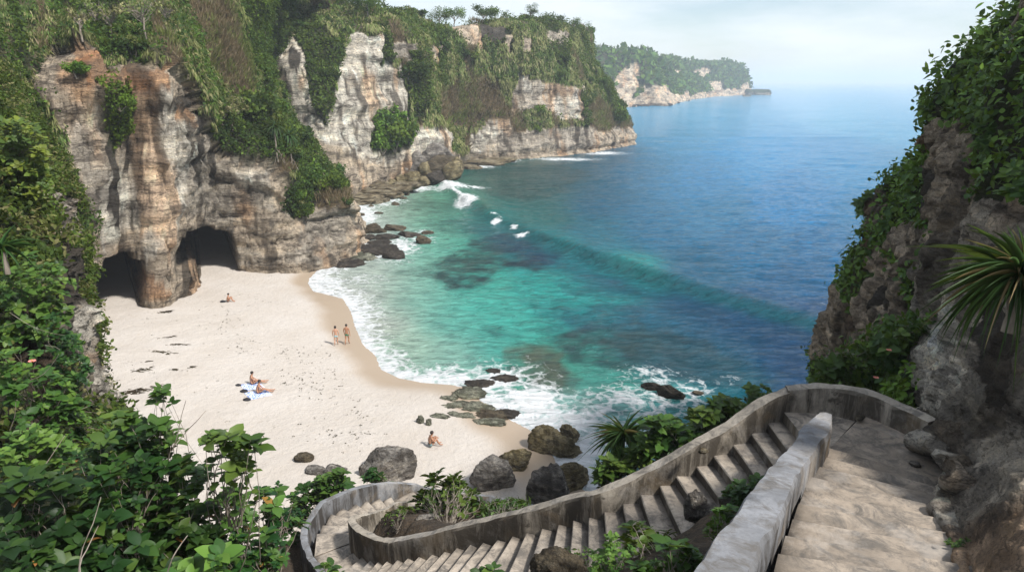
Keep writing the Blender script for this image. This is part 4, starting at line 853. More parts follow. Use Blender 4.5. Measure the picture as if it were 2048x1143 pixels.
def hit(G, u, v, ymin=0):
    pu, pv = proj(G); d = np.hypot(pu-u, pv-v); d = np.where(G[..., 1] < ymin, 1e6, d); k = d < max(6, d.min()+2.5)
    yy_ = np.where(k, G[..., 1], 1e9); i = np.unravel_index(np.argmin(yy_), yy_.shape); return G[i]
LAND = {'shrubs on the cave cliff': [(40, 120, 'at the far left of the slope'), (150, 60, 'below the bare pale trunks'), (230, 230, 'on the pale rock over the left cave'), (330, 70, 'round the leafless trees'), (430, 130, 'on the upper middle of the slope'), (470, 250, 'beside the thin grey trees'), (560, 300, 'around the two slender screw pines'), (640, 370, 'over the corner of the near headland'), (500, 40, 'at the top of the slope'), (590, 400, 'low on the near headland'), (110, 330, 'left of the pale rock face')],
 'shrubs in the hanging grass': [(60, 100, 'at far left'), (200, 90, 'above the orange rock'), (330, 60, 'near the leafless trees'), (430, 60, 'high in the middle'), (520, 100, 'near the gully'), (480, 220, 'over the ridge')],
 'shrubs on the headland cliff': [(590, 30, 'at the left cliff top'), (650, 120, 'left of the tall white face'), (660, 240, 'low left of the tall white face'), (720, 50, 'above the tall white face'), (790, 270, 'at the white cliff foot'), (825, 160, 'in the gully'), (870, 90, 'below the first skyline trees'), (930, 100, 'under the domed skyline tree'), (1000, 110, 'on the middle of the headland'), (1080, 90, 'under the highest dry ground'), (1150, 120, 'on the seaward shoulder'), (1210, 210, 'at the seaward tip'), (1080, 240, 'below the striped rock'), (900, 200, 'on the brown soil')],
 'shrubs on the headland grass': [(620, 40, 'at the left cliff top'), (760, 40, 'above the white face'), (860, 160, 'by the gully'), (950, 170, 'on the brown soil'), (1010, 70, 'under the skyline'), (1100, 130, 'on its upper middle'), (1180, 200, 'near the seaward tip'), (970, 240, 'low above the shore')]}
def spread(G, cls, want, n, dmin, s_lab, grp, kinds, rad, zmin=3, box=(-100, 2200, -60, 1200)):
    P, Nn, c, _ = sample(G, cls, n*12, want, zmin, box); got = []
    for p_, nn_ in zip(P, Nn):
        if len(got) >= n: break
        if all(np.linalg.norm(p_-g) > dmin for g in got):
            got.append(p_); r = rng.uniform(*rad); pu, pv = proj(p_); i = int(np.argmin([np.hypot(pu-a, (pv-b)*1.3) for a, b, _ in LAND[grp]])); zt = LAND[grp][i][2]; big = 'large' if r > .5*(rad[0]+rad[1]) else 'small'
            put(kinds[rng.integers(len(kinds))], p_+np.array([0, 0, .35*r]), r, big+' '+s_lab+' '+zt, big+' '+grp+' '+zt, sq=rng.uniform(.8, 1.15))
spread(Ga, clA, [D_, Y_], 70, 2.2, 'dark green shrub', 'shrubs on the cave cliff', [0, 1, 2], (1.1, 2.4), box=(0, 720, -40, 450))
spread(Ga, clA, [H_], 26, 4.0, 'olive shrub in hanging grass above the caves,', 'shrubs in the hanging grass', [1, 2], (.8, 1.8), box=(0, 720, -40, 450))
spread(Gb, clB, [D_, Y_], 52, 4.5, 'rounded green shrub', 'shrubs on the headland cliff', [0, 1, 2], (1.3, 2.9), box=(540, 1300, 0, 330))
spread(Gb, clB, [H_, B_], 30, 7.0, 'olive headland shrub', 'shrubs on the headland grass', [2, 1], (1.3, 2.6), box=(540, 1300, 0, 300))
# single bushes the photo shows
for kind, G, u, v, r, lab in [(3, Gb, 790, 275, 5.0, 'bright green bush at the foot of the far white cliff'), (3, Gb, 765, 295, 3.4, 'smaller bright bush just left of the big one at the far cliff foot'),
    (1, Gb, 770, 250, 3.2, 'upper part-hidden bush above the bright bush at the far cliff foot'), (1, Ga, 640, 360, 2.2, 'dark bush on the lip of the near headland corner'), (3, Ga, 668, 375, 2.0, 'bright bush hanging over the near headland corner'), (0, Ga, 585, 315, 2.4, 'dark bush crowning the ridge above the near headland corner'),
    (0, Ga, 548, 275, 2.4, 'bushy dark crown behind the two screw pines'), (3, Ga, 590, 400, 1.6, 'small bright bush low on the near headland face'), (3, Ga, 610, 425, 1.3, 'small bush lowest on the near headland face'), (1, Ga, 510, 230, 3.0, 'dark spreading bush left of the ridge crest'),
    (3, Ga, 248, 200, 1.2, 'bright little bush on the pale rock above the left cave'), (3, Ga, 160, 155, 1.0, 'bright tuft on the orange rock at upper left'), (2, Ga, 700, 340+60, .8, 'tiny tuft on the tip of the near headland'), (1, Gb, 1240, 235, 4.0, 'dark bush at the seaward end of the headland'),
    (3, Gb, 1075, 225, 2.6, 'bright bush below the striped white rock on the headland'), (3, Gb, 1078, 262, 1.8, 'small bright bush low on the headland rock'), (0, Gb, 825, 160, 4.0, 'tall dark bush in the gully between white cliff and headland')]:
    q = hit(G, u, v); put(kind, q+np.array([0, 0, .2*r]), r, lab)

def make_tree(name, P, h, cr, label, group=None, bare=False, cols=CD, flat=.6, lean=(0, 0), n=1400, lsz=None, tr=None, cat='tree'):
    t = empty(name, P, label, cat, group); tr = tr or h*.035; top = np.array([lean[0], lean[1], h*.55]); tubes = [tube(limb_path((0, 0, -.3), top, .06, 8), tr, tr*.6, 6)]
    tips = []
    for i in range(7 if not bare else 13):
        a = rng.uniform(0, 6.28); e = top+np.array([math.cos(a)*cr*rng.uniform(.4, .9), math.sin(a)*cr*rng.uniform(.4, .9), h*rng.uniform(.0, .34)]); st_ = top*rng.uniform(.55, 1); pth = limb_path(st_, e, .12); tubes.append(tube(pth, tr*.5, tr*.12, 4)); tips.append(e)
        if bare:
            for _ in range(5): b = pth[rng.integers(2, 6)]; tubes.append(tube(limb_path(b, b+rdir(1)[0]*cr*.4+[0, 0, h*.10], .15, 4), tr*.2, tr*.05, 3))
    V, Fc, C = merge(tubes); mesh_obj('trunk', V, Fc, M_BARK, t)
    if n:
        parts = []; lsz = lsz or cr*.10; m = n//len(tips)
        for e in tips:
            dd = rdir(m); r = cr*rng.uniform(.38, .6); base = cols[rng.integers(len(cols))]
            parts.append(stamp(T_QUAD, e+dd*np.array([1, 1, flat])*r*(.3+.75*rng.random((m, 1))), rdir(m), dd+.6*rdir(m)+[0, 0, .4], lsz*.7, lsz*(.7+.6*rng.random(m)), np.clip(base*(1+.22*rng.normal(size=(m, 1))), .006, .4)))
        V, Fc, C = merge(parts); mesh_obj('crown', V, Fc, M_LEAF, t, col=C, smooth=False)
    return t
def top_tree(u, vb, Y, hpx, wpx, label, **k):
    P = PY(u, vb, Y); d = Y*CP-(P[2]-HC)*SP; return make_tree('tree', P-np.array([0, 0, .5]), hpx/F*d+.5, wpx/F*d/2, label, **k)
CT = CD*1.15+.012
top_tree(735, 30, 152, 40, 60, 'dense dark tree on the cliff top left of the open sky', cols=CD, n=2200, flat=.9)
top_tree(705, 28, 156, 30, 40, 'smaller rounded tree beside the dense dark cliff-top tree', cols=CD, n=1200, flat=.9)
top_tree(610, 24, 150, 26, 60, 'low dark tree left of the red-roofed house', cols=CD, n=1200)
top_tree(690, 22, 158, 34, 46, 'dark tree just right of the red-roofed house', cols=CD, n=1400)
top_tree(838, 60, 176, 30, 40, 'thin pale-leaved tree first on the open skyline', cols=CT, n=500)
top_tree(880, 56, 196, 36, 46, 'airy umbrella-shaped tree on the headland skyline beside the gap', cols=CT, n=1300, flat=.75)
top_tree(908, 54, 198, 36, 50, 'umbrella-shaped tree with forked trunks, left-centre of the skyline', cols=CT, n=1400, flat=.75)
top_tree(966, 48, 205, 34, 62, 'broad domed tree standing alone on the headland skyline', cols=CT, n=1600, flat=.55)
top_tree(1015, 44, 214, 22, 22, 'smallest lone tree on the flat dry skyline', cols=CD*1.2, n=500)
top_tree(1060, 42, 222, 32, 34, 'dark bushy tree on the highest dry ground of the headland', cols=CD, n=1100, flat=.7)
top_tree(1105, 50, 232, 20, 50, 'low wind-shaped tree at the start of the headland slope', cols=CT, n=900)
top_tree(1148, 62, 245, 24, 34, 'small rounded tree on the headland shoulder', cols=CD*1.2, n=700)
top_tree(1168, 80, 250, 34, 34, 'outermost tree on the headland edge', cols=CD, n=900, flat=.8)
for u, v, h, w_, lab in [(198, 70, 80, 50, 'tall bare pale-trunked tree at upper left'), (228, 72, 66, 56, 'bare forked tree right of the tallest bare trunk'), (290, 80, 90, 90, 'leafless twiggy tree on the upper green slope'), (335, 55, 60, 50, 'leafless grey tree near the top of the slope'), (342, 78, 26, 22, 'small dead white-limbed tree below the leafless trees'), (170, 75, 60, 40, 'slender bare sapling left of the bare trunks')]:
    q = hit(Ga, u, v); d = q[1]*CP-(q[2]-HC)*SP; make_tree('bare_tree', q, h/F*d, w_/F*d/2, lab, bare=True, n=0 if h < 40 else 120, cols=CH, lsz=.3, tr=.10)
for u, v, h, lab in [(470, 262, 70, 'grey thin-leaved tree standing out before dark bushes on the slope'), (452, 262, 60, 'slim grey tree left of the thin-leaved one')]:
    q = hit(Ga, u, v); d = q[1]*CP-(q[2]-HC)*SP; make_tree('tree', q, h/F*d, 1.8, lab, bare=True, n=500, cols=CH, lsz=.3, tr=.09)

def screw_pine(P, h, n, L, Wd, label, trunk_r=.09, lean=(0, 0), cols=((.045, .10, .03), (.07, .14, .04), (.03, .075, .025)), droop=.6, roots=True, nb=6, seed=1, name='screw_pine', yl=0.0):
    t = empty(name, P, label, 'plant'); tp = np.array([lean[0], lean[1], h]); tb_ = [tube(limb_path((0, 0, -.2), tp, .05), trunk_r, trunk_r*.8, 6)]
    if roots: tb_ += [tube(limb_path(tp*.35, (math.cos(a)*h*.22, math.sin(a)*h*.22, -.3), .05, 4), trunk_r*.3, trunk_r*.25, 4) for a in np.linspace(0, 6, 5)]
    V, Fc, C = merge(tb_); mesh_obj('trunk', V, Fc, M_BARK, t)
    a = np.arange(n)*2.4; el = np.linspace(1.35, -.35, n)+rng.normal(size=n)*.12; Y = np.stack([np.cos(a)*np.cos(el), np.sin(a)*np.cos(el), np.sin(el)], 1); up = np.tile([0, 0, 1.], (n, 1))+.15*rdir(n)
    col = np.array(cols)[rng.integers(len(cols), size=n)]*(1+.15*rng.normal(size=(n, 1)))
    if yl: k = rng.random(n) < yl; col[k] = np.array([.30, .22, .11])
    V, Fc, C = merge([stamp(blade(7, droop*d_, .3), tp+Y[i::3]*.03, Y[i::3], up[i::3], Wd, L*(.75+.45*rng.random(len(Y[i::3]))), np.clip(col[i::3], .01, .5)) for i, d_ in enumerate((.6, 1.0, 1.5))])
    mesh_obj('leaves', V, Fc, M_GLEAF, t, col=C); return t
for u, v, lab in [(562, 322, 'left of the two slender screw pines on the near ridge'), (588, 332, 'right of the two slender screw pines on the near ridge')]:
    q = hit(Ga, u, v); screw_pine(q, 3.6, 60, 1.3, .16, lab, .10, droop=.9)
screw_pine(PY(2034, 575, 7.6)+np.array([0, 0, -.35]), .38, 190, .82, .034, 'large spiky screw pine with long arching leaves on the right rock face', .07, droop=.75, roots=False, yl=.12)
screw_pine(PZ(1262, 905, 14.4)+np.array([0, .9, -.8]), .6, 90, .70, .035, 'small spiky screw pine growing behind the long stair parapet', .05, droop=.8, roots=False, yl=.06)
screw_pine(PY(12, 530, 14.5), .3, 36, .6, .03, 'spiky screw pine high on the near left slope', .06, droop=.6, roots=False, cols=((.07, .14, .03), (.05, .11, .03)))

# ---- near plants: leaf rosettes on real stems
def rosette_plant(name, poly, Yf, n, L, base, label, cols, per=7, stems=True, wr=.62, dead=0.0, cat='shrub', group=None, thick=.6, along=3, mat=None, T=T_LEAF, stemcol=(.10, .075, .04)):
    us = [p[0] for p in poly]; vs = [p[1] for p in poly]; tips = []
    while len(tips) < n:
        u = rng.uniform(min(us), max(us)); v = rng.uniform(min(vs), max(vs))
        if inpoly(np.array([u]), np.array([v]), poly)[0]: tips.append(PY(u, v, Yf(u, v)+rng.random()**1.3*thick))
    tips = np.array(tips); base = np.array(base, float); t = empty(name, base, label, cat, group)
    Q, Y, Nn, S = [], [], [], []
    tubes = []
    for e in tips:
        d = e-base; d /= np.linalg.norm(d)+1e-9; ax = d*.5+np.array([0, 0, .6])+rng.normal(size=3)*.2; ax /= np.linalg.norm(ax)
        a = np.cross(ax, [1, .2, .1]); a /= np.linalg.norm(a); b = np.cross(ax, a); ph = rng.uniform(0, 6.28); big_ = rng.choice([.6, .85, 1.0, 1.25])
        for i in range(per):
            an = ph+i*2.4+rng.normal()*.2; tilt = .25+.25*(i/per)+rng.normal()*.12
            y = (math.cos(an)*a+math.sin(an)*b)*math.cos(tilt-.3)+ax*math.sin(.55-tilt*.6); Q.append(e-ax*L*.22*i/per*2); Y.append(y); Nn.append(ax+rng.normal(size=3)*.22); S.append(L*big_*rng.uniform(.6, 1.15)*(.6+.5*min(1, i/3)))
        if stems:
            near = tips[np.argsort(np.linalg.norm(tips-e, axis=1))[min(3, n-1)]]; st_ = base*.5+near*.5 if rng.random() < .6 else base
            pth = limb_path(st_+rng.normal(size=3)*.03, e, .12, 6); tubes.append(tube(pth-base, L*.045, L*.018, 4))
            for j in range(along): q = pth[2+j % 4]; Q.append(q); y = rdir(1)[0]; y[2] = abs(y[2])*.4; Y.append(y); Nn.append(np.array([0, 0, 1.])+.4*rng.normal(size=3)); S.append(L*rng.uniform(.5, .9))
    Q, Y, Nn, S = map(np.array, (Q, Y, Nn, S)); m = len(Q); cc = np.array(cols); col = cc[np.clip(((fbm(Q*2.2, 2, 5)+.5)*len(cc)+rng.normal(size=m)*.7).astype(int), 0, len(cc)-1)]*(1+.15*rng.normal(size=(m, 1)))
    if dead: k = rng.random(m) < dead; col[k] = np.array([.34, .17, .04])*(.6+.6*rng.random((k.sum(), 1)))
    V, Fc, C = stamp(T, Q-base, Y, Nn, S*wr, S, np.clip(col, .008, .5)); mesh_obj('foliage', V, Fc, mat or M_GLEAF, t, col=C)
    if tubes:
        V, Fc, C = merge(tubes); mesh_obj('stems', V, Fc, M_BARK, t)
    return t
G1 = [(.013, .042, .010), (.022, .062, .012), (.036, .086, .015), (.017, .050, .014), (.065, .12, .022)]
G2 = [(.045, .10, .017), (.07, .135, .02), (.10, .17, .026), (.034, .078, .016)]
G3 = [(.028, .070, .014), (.045, .098, .017), (.068, .13, .022), (.10, .165, .028)]
Yl = lambda u, v: 5.0+(u/600)*2.2+(1143-v)/300*1.0
def hb(u, v, Y): p = PY(u, v, Y); return (p[0], p[1], float(hill_z(p[0], p[1]))-.05)
rosette_plant('broad_leaf_shrub', [(0, 960), (80, 930), (150, 945), (200, 1000), (210, 1220), (0, 1220)], Yl, 150, .17, hb(90, 1100, 6.2), 'dark broad-leaved shrub filling the lower left corner', G1, per=8, dead=.005, thick=1.0)
rosette_plant('broad_leaf_shrub', [(150, 900), (210, 850), (260, 860), (330, 900), (340, 1000), (300, 1200), (190, 1200), (170, 1000)], Yl, 150, .165, hb(270, 1100, 6.8), 'dark broad-leaved shrub with orange dead leaves, second from the left corner', G1, per=8, dead=.005, thick=1.0)
rosette_plant('broad_leaf_shrub', [(230, 815), (300, 825), (345, 850), (350, 880), (300, 900), (240, 890), (200, 850)], lambda u, v: 7.2, 34, .17, hb(290, 1000, 7.6), 'paler broad-leaved shrub at the upper edge of the left thicket', G3, per=8, thick=.7)
rosette_plant('broad_leaf_shrub', [(330, 880), (380, 900), (420, 950), (440, 1050), (430, 1220), (310, 1220), (320, 1000)], Yl, 140, .16, hb(380, 1100, 7.2), 'dark broad-leaved shrub in the middle of the lower left thicket', G1, per=8, dead=.007, thick=1.0)
rosette_plant('broad_leaf_shrub', [(400, 870), (430, 860), (470, 875), (492, 862), (512, 880), (527, 905), (505, 940), (470, 950), (430, 925)], lambda u, v: 6.6, 22, .17, hb(450, 1090, 7.2), 'upright round-leaved sprigs standing against the sand', G3, per=7, thick=.4)
rosette_plant('broad_leaf_shrub', [(430, 950), (500, 975), (560, 960), (590, 985), (600, 1040), (570, 1100), (520, 1200), (430, 1200)], lambda u, v: Yl(u, v)+.4, 100, .15, hb(520, 1100, 7.8), 'dark shrub at the right end of the lower left thicket', G1, per=8, dead=.012, thick=.9)
rosette_plant('broad_leaf_shrub', [(282, 762), (310, 760), (330, 785), (350, 795), (335, 812), (310, 800), (290, 780)], lambda u, v: 7.4, 8, .12, hb(330, 900, 7.8), 'thin tall sprig rising above the left thicket', G3, per=6, thick=.2)
rosette_plant('leafy_bush', [(340, 1110), (420, 1085), (450, 1110), (460, 1200), (330, 1200)], lambda u, v: 4.2, 16, .13, hb(400, 1180, 4.6), 'bright yellow-green bush at the bottom edge left of the stairs', G2, thick=.3)
rosette_plant('leafy_bush', [(0, 700), (60, 690), (120, 730), (180, 790), (235, 830), (220, 870), (120, 880), (60, 840), (0, 830)], lambda u, v: 10.2+u/90, 110, .17, PY(90, 850, 12), 'bright green leafy vine bush on the near left slope', G2, thick=1.0, per=7)
rosette_plant('leafy_bush', [(0, 520), (40, 500), (110, 520), (150, 560), (140, 640), (160, 690), (90, 700), (0, 680)], lambda u, v: 14.2+u/60, 120, .2, PY(60, 650, 17), 'green bush below the screw pine on the near left slope', G3+G2[:2], thick=1.4, per=7)
rosette_plant('leafy_bush', [(0, 240), (50, 230), (95, 270), (100, 380), (60, 400), (0, 400)], lambda u, v: 24, 230, .24, PY(30, 380, 27), 'sunlit yellow-green tree crown at the left edge', [(.13, .16, .02), (.09, .135, .02), (.06, .10, .02)], thick=2, per=7)
rosette_plant('leafy_bush', [(0, 830), (70, 850), (150, 880), (190, 920), (120, 960), (0, 960)], lambda u, v: 8.0+u/100, 60, .14, PY(80, 930, 10), 'tangled vine bush above the dark lower left thicket', G3, thick=.8)
rosette_plant('leafy_bush', [(95, 620), (160, 660), (185, 760), (150, 790), (110, 740)], lambda u, v: 14.5, 45, .16, PY(130, 760, 17), 'dark creeping bush beside the pale rock edge at left', G1, thick=.8)
Yb = lambda u, v: 18.5
rosette_plant('leafy_bush', [(585, 985), (640, 950), (680, 935), (710, 965), (660, 985), (620, 1010), (600, 1050), (575, 1050)], Yb, 95, .26, (-6.2, 18.6, 8.2), 'leafy bush hugging the outside of the lower turn wall', G3, thick=1.0, per=8)
rosette_plant('leafy_bush', [(722, 958), (740, 936), (760, 950), (775, 962)], lambda u, v: 21, 20, .22, (-4.2, 21.2, 7.6), 'small bush peeping over the wall in front of the pale boulder', G3, thick=.6)
rosette_plant('leafy_bush', [(590, 1010), (610, 1040), (600, 1080), (560, 1090), (530, 1020)], lambda u, v: 15.5, 50, .2, (-6.6, 15.0, 10), 'dark undergrowth against the left side of the turn wall', G1, thick=.8)
rosette_plant('leafy_bush', [(826, 1000), (850, 960), (875, 940), (915, 945), (945, 975), (972, 1000), (975, 1030), (930, 1050), (880, 1062), (845, 1045)], lambda u, v: 16.2, 170, .22, PZ(895, 1062, 11.0), 'tall dark green bush in the middle of the planted island', G3, per=8, thick=1.2)
rosette_plant('leafy_bush', [(750, 1040), (790, 1015), (830, 1010), (840, 1040), (800, 1062), (765, 1062)], lambda u, v: 15.8, 60, .13, PZ(795, 1060, 10.6), 'low feathery plant at the left of the planted island', G3, per=8, thick=.6)
rosette_plant('leafy_bush', [(960, 1020), (1010, 990), (1050, 1000), (1060, 1012), (1000, 1032), (960, 1040)], lambda u, v: 15.5, 60, .15, PZ(1000, 1035, 11.9), 'pale green plants along the parapet in the planted island', G2, per=7, thick=.7)
def wallbush(u, lab, px, n=60, L=.2, Y0=None, cols=G3, up=60):
    i = np.argmin([abs(proj(q)[0]-u) for q in MWw]); q = MWw[i]; Yq = q[1]+1.1
    rosette_plant('leafy_bush', px, lambda a, b: Yq, n, L, (q[0]+.3, Yq+.4, q[2]-1.2), lab, cols, thick=1.0, per=8)
wallbush(1230, 'leafy bush low behind the long parapet beside the small screw pine', [(1190, 962), (1205, 925), (1240, 895), (1290, 900), (1300, 925), (1230, 955)], 65, .2)
wallbush(1330, 'round-leaved bush behind the long parapet, right of the screw pine', [(1270, 900), (1280, 850), (1320, 825), (1350, 840), (1390, 860), (1370, 890), (1300, 920)], 95, .2)
wallbush(1420, 'bush rising over the upper half of the long parapet', [(1380, 870), (1385, 830), (1420, 800), (1450, 785), (1480, 800), (1490, 825), (1440, 850), (1400, 875)], 85, .2, cols=G2)
wallbush(1530, 'wispy bush behind the top of the long parapet', [(1485, 810), (1500, 775), (1535, 770), (1545, 790), (1510, 812)], 25, .14)
rosette_plant('leafy_bush', [(1620, 760), (1650, 725), (1700, 715), (1740, 690), (1760, 740), (1745, 785), (1660, 770)], lambda u, v: 14.5, 90, .22, (7.6, 15.2, 15.2), 'bright green bush behind the upper landing wall', G2+G3, thick=1.2)
rosette_plant('leafy_bush', [(1740, 690), (1790, 650), (1850, 640), (1885, 660), (1880, 740), (1820, 780), (1760, 780)], lambda u, v: 14.0, 120, .2, (8.8, 15.0, 15.6), 'darker flowering bush between landing wall and rock face', G3, thick=1.2)
rosette_plant('leafy_bush', [(1235, 1075), (1270, 1040), (1310, 1055), (1340, 1060), (1400, 1075), (1420, 1130), (1380, 1180), (1260, 1180), (1240, 1120)], lambda u, v: 8.3, 75, .19, PZ(1330, 1170, 15.2), 'glossy bright bush between the middle flight and the dividing wall', G2+G3, thick=.7)
rosette_plant('leafy_bush', [(1445, 985), (1480, 955), (1520, 950), (1525, 975), (1490, 1005), (1460, 1010)], lambda u, v: 8.2, 34, .15, PZ(1490, 1010, 15.8), 'small leafy plant leaning on the far side of the dividing wall', G3, thick=.4)
rosette_plant('leafy_bush', [(1270, 1120), (1330, 1080), (1400, 1095), (1430, 1150), (1400, 1220), (1260, 1220)], lambda u, v: 5.9, 60, .15, PZ(1340, 1230, 16.3), 'brightest leafy bush at the bottom edge beside the dividing wall', G2, thick=.5)
rosette_plant('leafy_bush', [(1405, 1060), (1440, 1015), (1470, 1000), (1475, 1035), (1440, 1080)], lambda u, v: 6.6, 40, .08, PZ(1440, 1080, 16.6), 'small-leaved creeper spilling along the dividing wall', G3, thick=.4)
rosette_plant('leafy_bush', [(1180, 1100), (1230, 1065), (1270, 1090), (1250, 1150), (1190, 1150)], lambda u, v: 7.2, 46, .08, PZ(1220, 1150, 15.4), 'low small-leaved plant on the bank left of the glossy bush', G3, thick=.4)
rosette_plant('leafy_bush', [(1110, 1090), (1150, 1080), (1200, 1100), (1240, 1140), (1140, 1160)], lambda u, v: 9.5, 40, .07, PZ(1180, 1150, 14.3), 'fine-leaved low plant at the hill side of the middle flight', G2, thick=.7)
rosette_plant('leafy_bush', [(645, 1125), (675, 1120), (682, 1170), (640, 1170)], lambda u, v: 6.0, 7, .14, hb(665, 1200, 6.0), 'bright sprig at the bottom edge below the lower turn', G2, thick=.2)
rosette_plant('leafy_bush', [(825, 1150), (880, 1142), (900, 1190), (820, 1190)], lambda u, v: 6.0, 7, .14, hb(865, 1200, 6.0), 'dark sprig at the bottom edge below the middle flight', G3, thick=.2)
rosette_plant('leafy_bush', [(955, 1135), (990, 1132), (1000, 1170), (950, 1170)], lambda u, v: 6.0, 6, .14, hb(975, 1200, 6.0), 'second bright sprig at the bottom edge below the middle flight', G2, thick=.2)
rosette_plant('leafy_bush', [(1890, 1080), (1940, 1070), (1945, 1110), (1900, 1115)], lambda u, v: 5.9, 16, .06, PY(1915, 1110, 6.1), 'small green tuft at the foot of the right rock face', G1, thick=.2)
# bushes on the right cliff silhouette
for poly, Yv, n, L, lab, cc in [([(1885, 190), (1920, 120), (1960, 90), (1985, 110), (1975, 190), (1940, 240), (1890, 250)], 21, 190, .21, 'round bush bulging from the right cliff against the sea', G3), ([(1960, 110), (2000, 70), (2048, 40), (2120, 60), (2100, 200), (2000, 220)], 18.5, 230, .185, 'sunlit bush at the top of the right cliff', G2+G3),
    ([(1950, 220), (2050, 200), (2110, 300), (2060, 420), (1990, 380), (1960, 300)], 14.5, 230, .155, 'large-leaved vine mass on the upper right rock', G3), ([(2000, 330), (2120, 330), (2120, 420), (2020, 410)], 10.5, 40, .20, 'bright fern-like sprays at the right edge above the screw pine', G2),
    ([(1820, 400), (1830, 345), (1870, 300), (1885, 330), (1885, 420), (1850, 460), (1800, 440)], 23, 140, .20, 'bush in the notch halfway up the right cliff', G1+G3), ([(1708, 405), (1730, 385), (1765, 378), (1785, 400), (1780, 420), (1745, 430), (1715, 425)], 27, 110, .20, 'windswept crown leaning seaward off the right cliff', G3),
    ([(1765, 420), (1800, 395), (1860, 420), (1870, 490), (1800, 520), (1760, 490)], 24, 150, .20, 'dark bush under the notch of the right cliff', G1+G3), ([(1705, 560), (1715, 515), (1750, 495), (1775, 520), (1760, 590), (1735, 625), (1708, 600)], 28, 190, .20, 'bush draping the outer shoulder of the right cliff', G1+G3), ([(1790, 560), (1840, 500), (1860, 560), (1830, 610)], 21, 50, .22, 'small dark bush in a cleft of the right cliff', G1)]:
    rosette_plant('leafy_bush', poly, lambda u, v: Yv, n, L, PY(np.mean([q[0] for q in poly])+20, np.mean([q[1] for q in poly])+15, Yv+1.8), lab, cc, thick=1.6, per=8, along=1)
make_tree('tree', PY(1738, 490, 27.6), 1.9, .6, 'thin dark trunk leaning under the windswept crown of the right cliff', bare=True, n=0, tr=.06)
make_tree('bare_tree', PY(2025, 90, 18.4), 2.2, 1.1, 'leafless twiggy top growing against the sky at upper right', bare=True, n=0, tr=.04)
# ------------------------------------------------------------------ boulders, reef rocks, islets
import bmesh
_ico = {}
def ico(n):
    if n not in _ico:
        bm = bmesh.new(); bmesh.ops.create_icosphere(bm, subdivisions=n, radius=1); _ico[n] = (np.array([v.co[:] for v in bm.verts]), np.array([[v.index for v in f.verts] for f in bm.faces])); bm.free()
    return _ico[n]
RC = {'grey': ((.38, .35, .31), (.15, .135, .12)), 'tan': ((.34, .285, .165), (.15, .12, .06)), 'dark': ((.085, .072, .058), (.03, .026, .022)), 'brown': ((.16, .13, .085), (.07, .055, .035)), 'green': ((.33, .33, .25), (.11, .115, .08)), 'shelf': ((.30, .26, .175), (.13, .10, .055))}
def rock(P, sx, sy, sz, seed, col, label, group=None, name='boulder', n=5, rough=1.0, rz=None, cat='rock', mat=None, sink=.35):
    D, Fc = ico(n); r_ = np.random.default_rng(seed); pl = r_.normal(size=(11, 3)); pl /= np.linalg.norm(pl, axis=1, keepdims=True); dd = r_.uniform(.62, 1.0, 11)
    dot = D@pl.T; rr = np.where(dot > .15, dd/np.maximum(dot, .15), 9); r = -np.log(np.exp(-24*rr).sum(1)+math.exp(-24*1.15))/24
    S = max(sx, sy, sz); f = D*r[:, None]
    f = f+D*(.16*fbm(f*1.6+seed, 4, seed)+.10*rough*ridged(f*3.1+seed, 4, seed+3)+.045*rough*fbm(f*9, 3, seed+7))[:, None]
    if name in ('reef_rock', 'rock_shelf', 'rock_ledge'): f = f*(1+.22*ridged(f*np.array([2.2, 2.2, 0])+seed, 4, seed+31))[:, None]; tp = .42+.22*ridged(f*np.array([3, 3, 0])+seed, 4, seed+30)+.1*fbm(f*7, 3, seed); f[:, 2] = np.where(f[:, 2] > tp, tp+.15*(f[:, 2]-tp), f[:, 2])
    V = f*np.array([sx, sy, sz]); a, b = RC[col]; q = sstep(-.3, .35, fbm(f*2.2, 4, seed+9)+.5*ridged(f*4, 3, seed+4)-.2)[:, None]; C = np.array(b)*(1-q)+np.array(a)*q
    o = mesh_obj(name, V, Fc, mat or M_BOULDER, col=C); o.location = (P[0], P[1], P[2]+sz*(1-sink)-sz*.35); o.rotation_euler = (0, 0, rz if rz is not None else r_.uniform(0, 6.28)); return tag(o, label, cat, group)
def rpx(u, v, w_, h_, col, label, seed, Zf=None, depth=.8, **k):
    P = on_sand(u, v) if Zf is None else PZ(u, v, Zf); d = P[1]*CP-(P[2]-HC)*SP; sx = w_/F*d/2*1.05; sy = sx*depth; dep = math.atan2(HC-P[2], P[1]); vis = h_/F*d
    sz = max(.3*sx, (vis-2*sy*math.sin(dep)*.75)/math.cos(dep)/1.2); k.setdefault('rz', 0.0); return rock(P+np.array([0, sy*.8, 0]), sx, sy, sz, seed, col, label, **k)
rpx(775, 966, 102, 78, 'grey', 'large pale grey boulder on the sand behind the lower turn wall', 3)
rpx(728, 955, 22, 26, 'grey', 'dark narrow stone leaning left of the large pale boulder', 29, n=4)
rpx(605, 925, 32, 22, 'brown', 'small brown stone lying alone on the sand at left', 4, n=4)
rpx(625, 950, 40, 22, 'grey', 'low grey stone half buried in the sand, left of its neighbour', 5, n=4)
rpx(663, 950, 46, 26, 'grey', 'low pale stone half buried beside the small brown one', 6, n=4)
rpx(978, 983, 80, 70, 'grey', 'rounded grey boulder with a pale face, mid sand above the island bush', 7)
rpx(1034, 942, 62, 48, 'tan', 'knobbly ochre boulder alone on the damp sand', 18, rough=1.6)
rpx(1092, 905, 54, 52, 'tan', 'upright ochre end of the paired rocks at the water edge', 9, rough=1.6)
rpx(1132, 920, 62, 46, 'tan', 'flat ochre end of the paired rocks at the water edge', 10, rough=1.4)
rpx(1140, 888, 40, 40, 'tan', 'ochre slab pointing up behind the paired rocks', 11, rough=1.4)
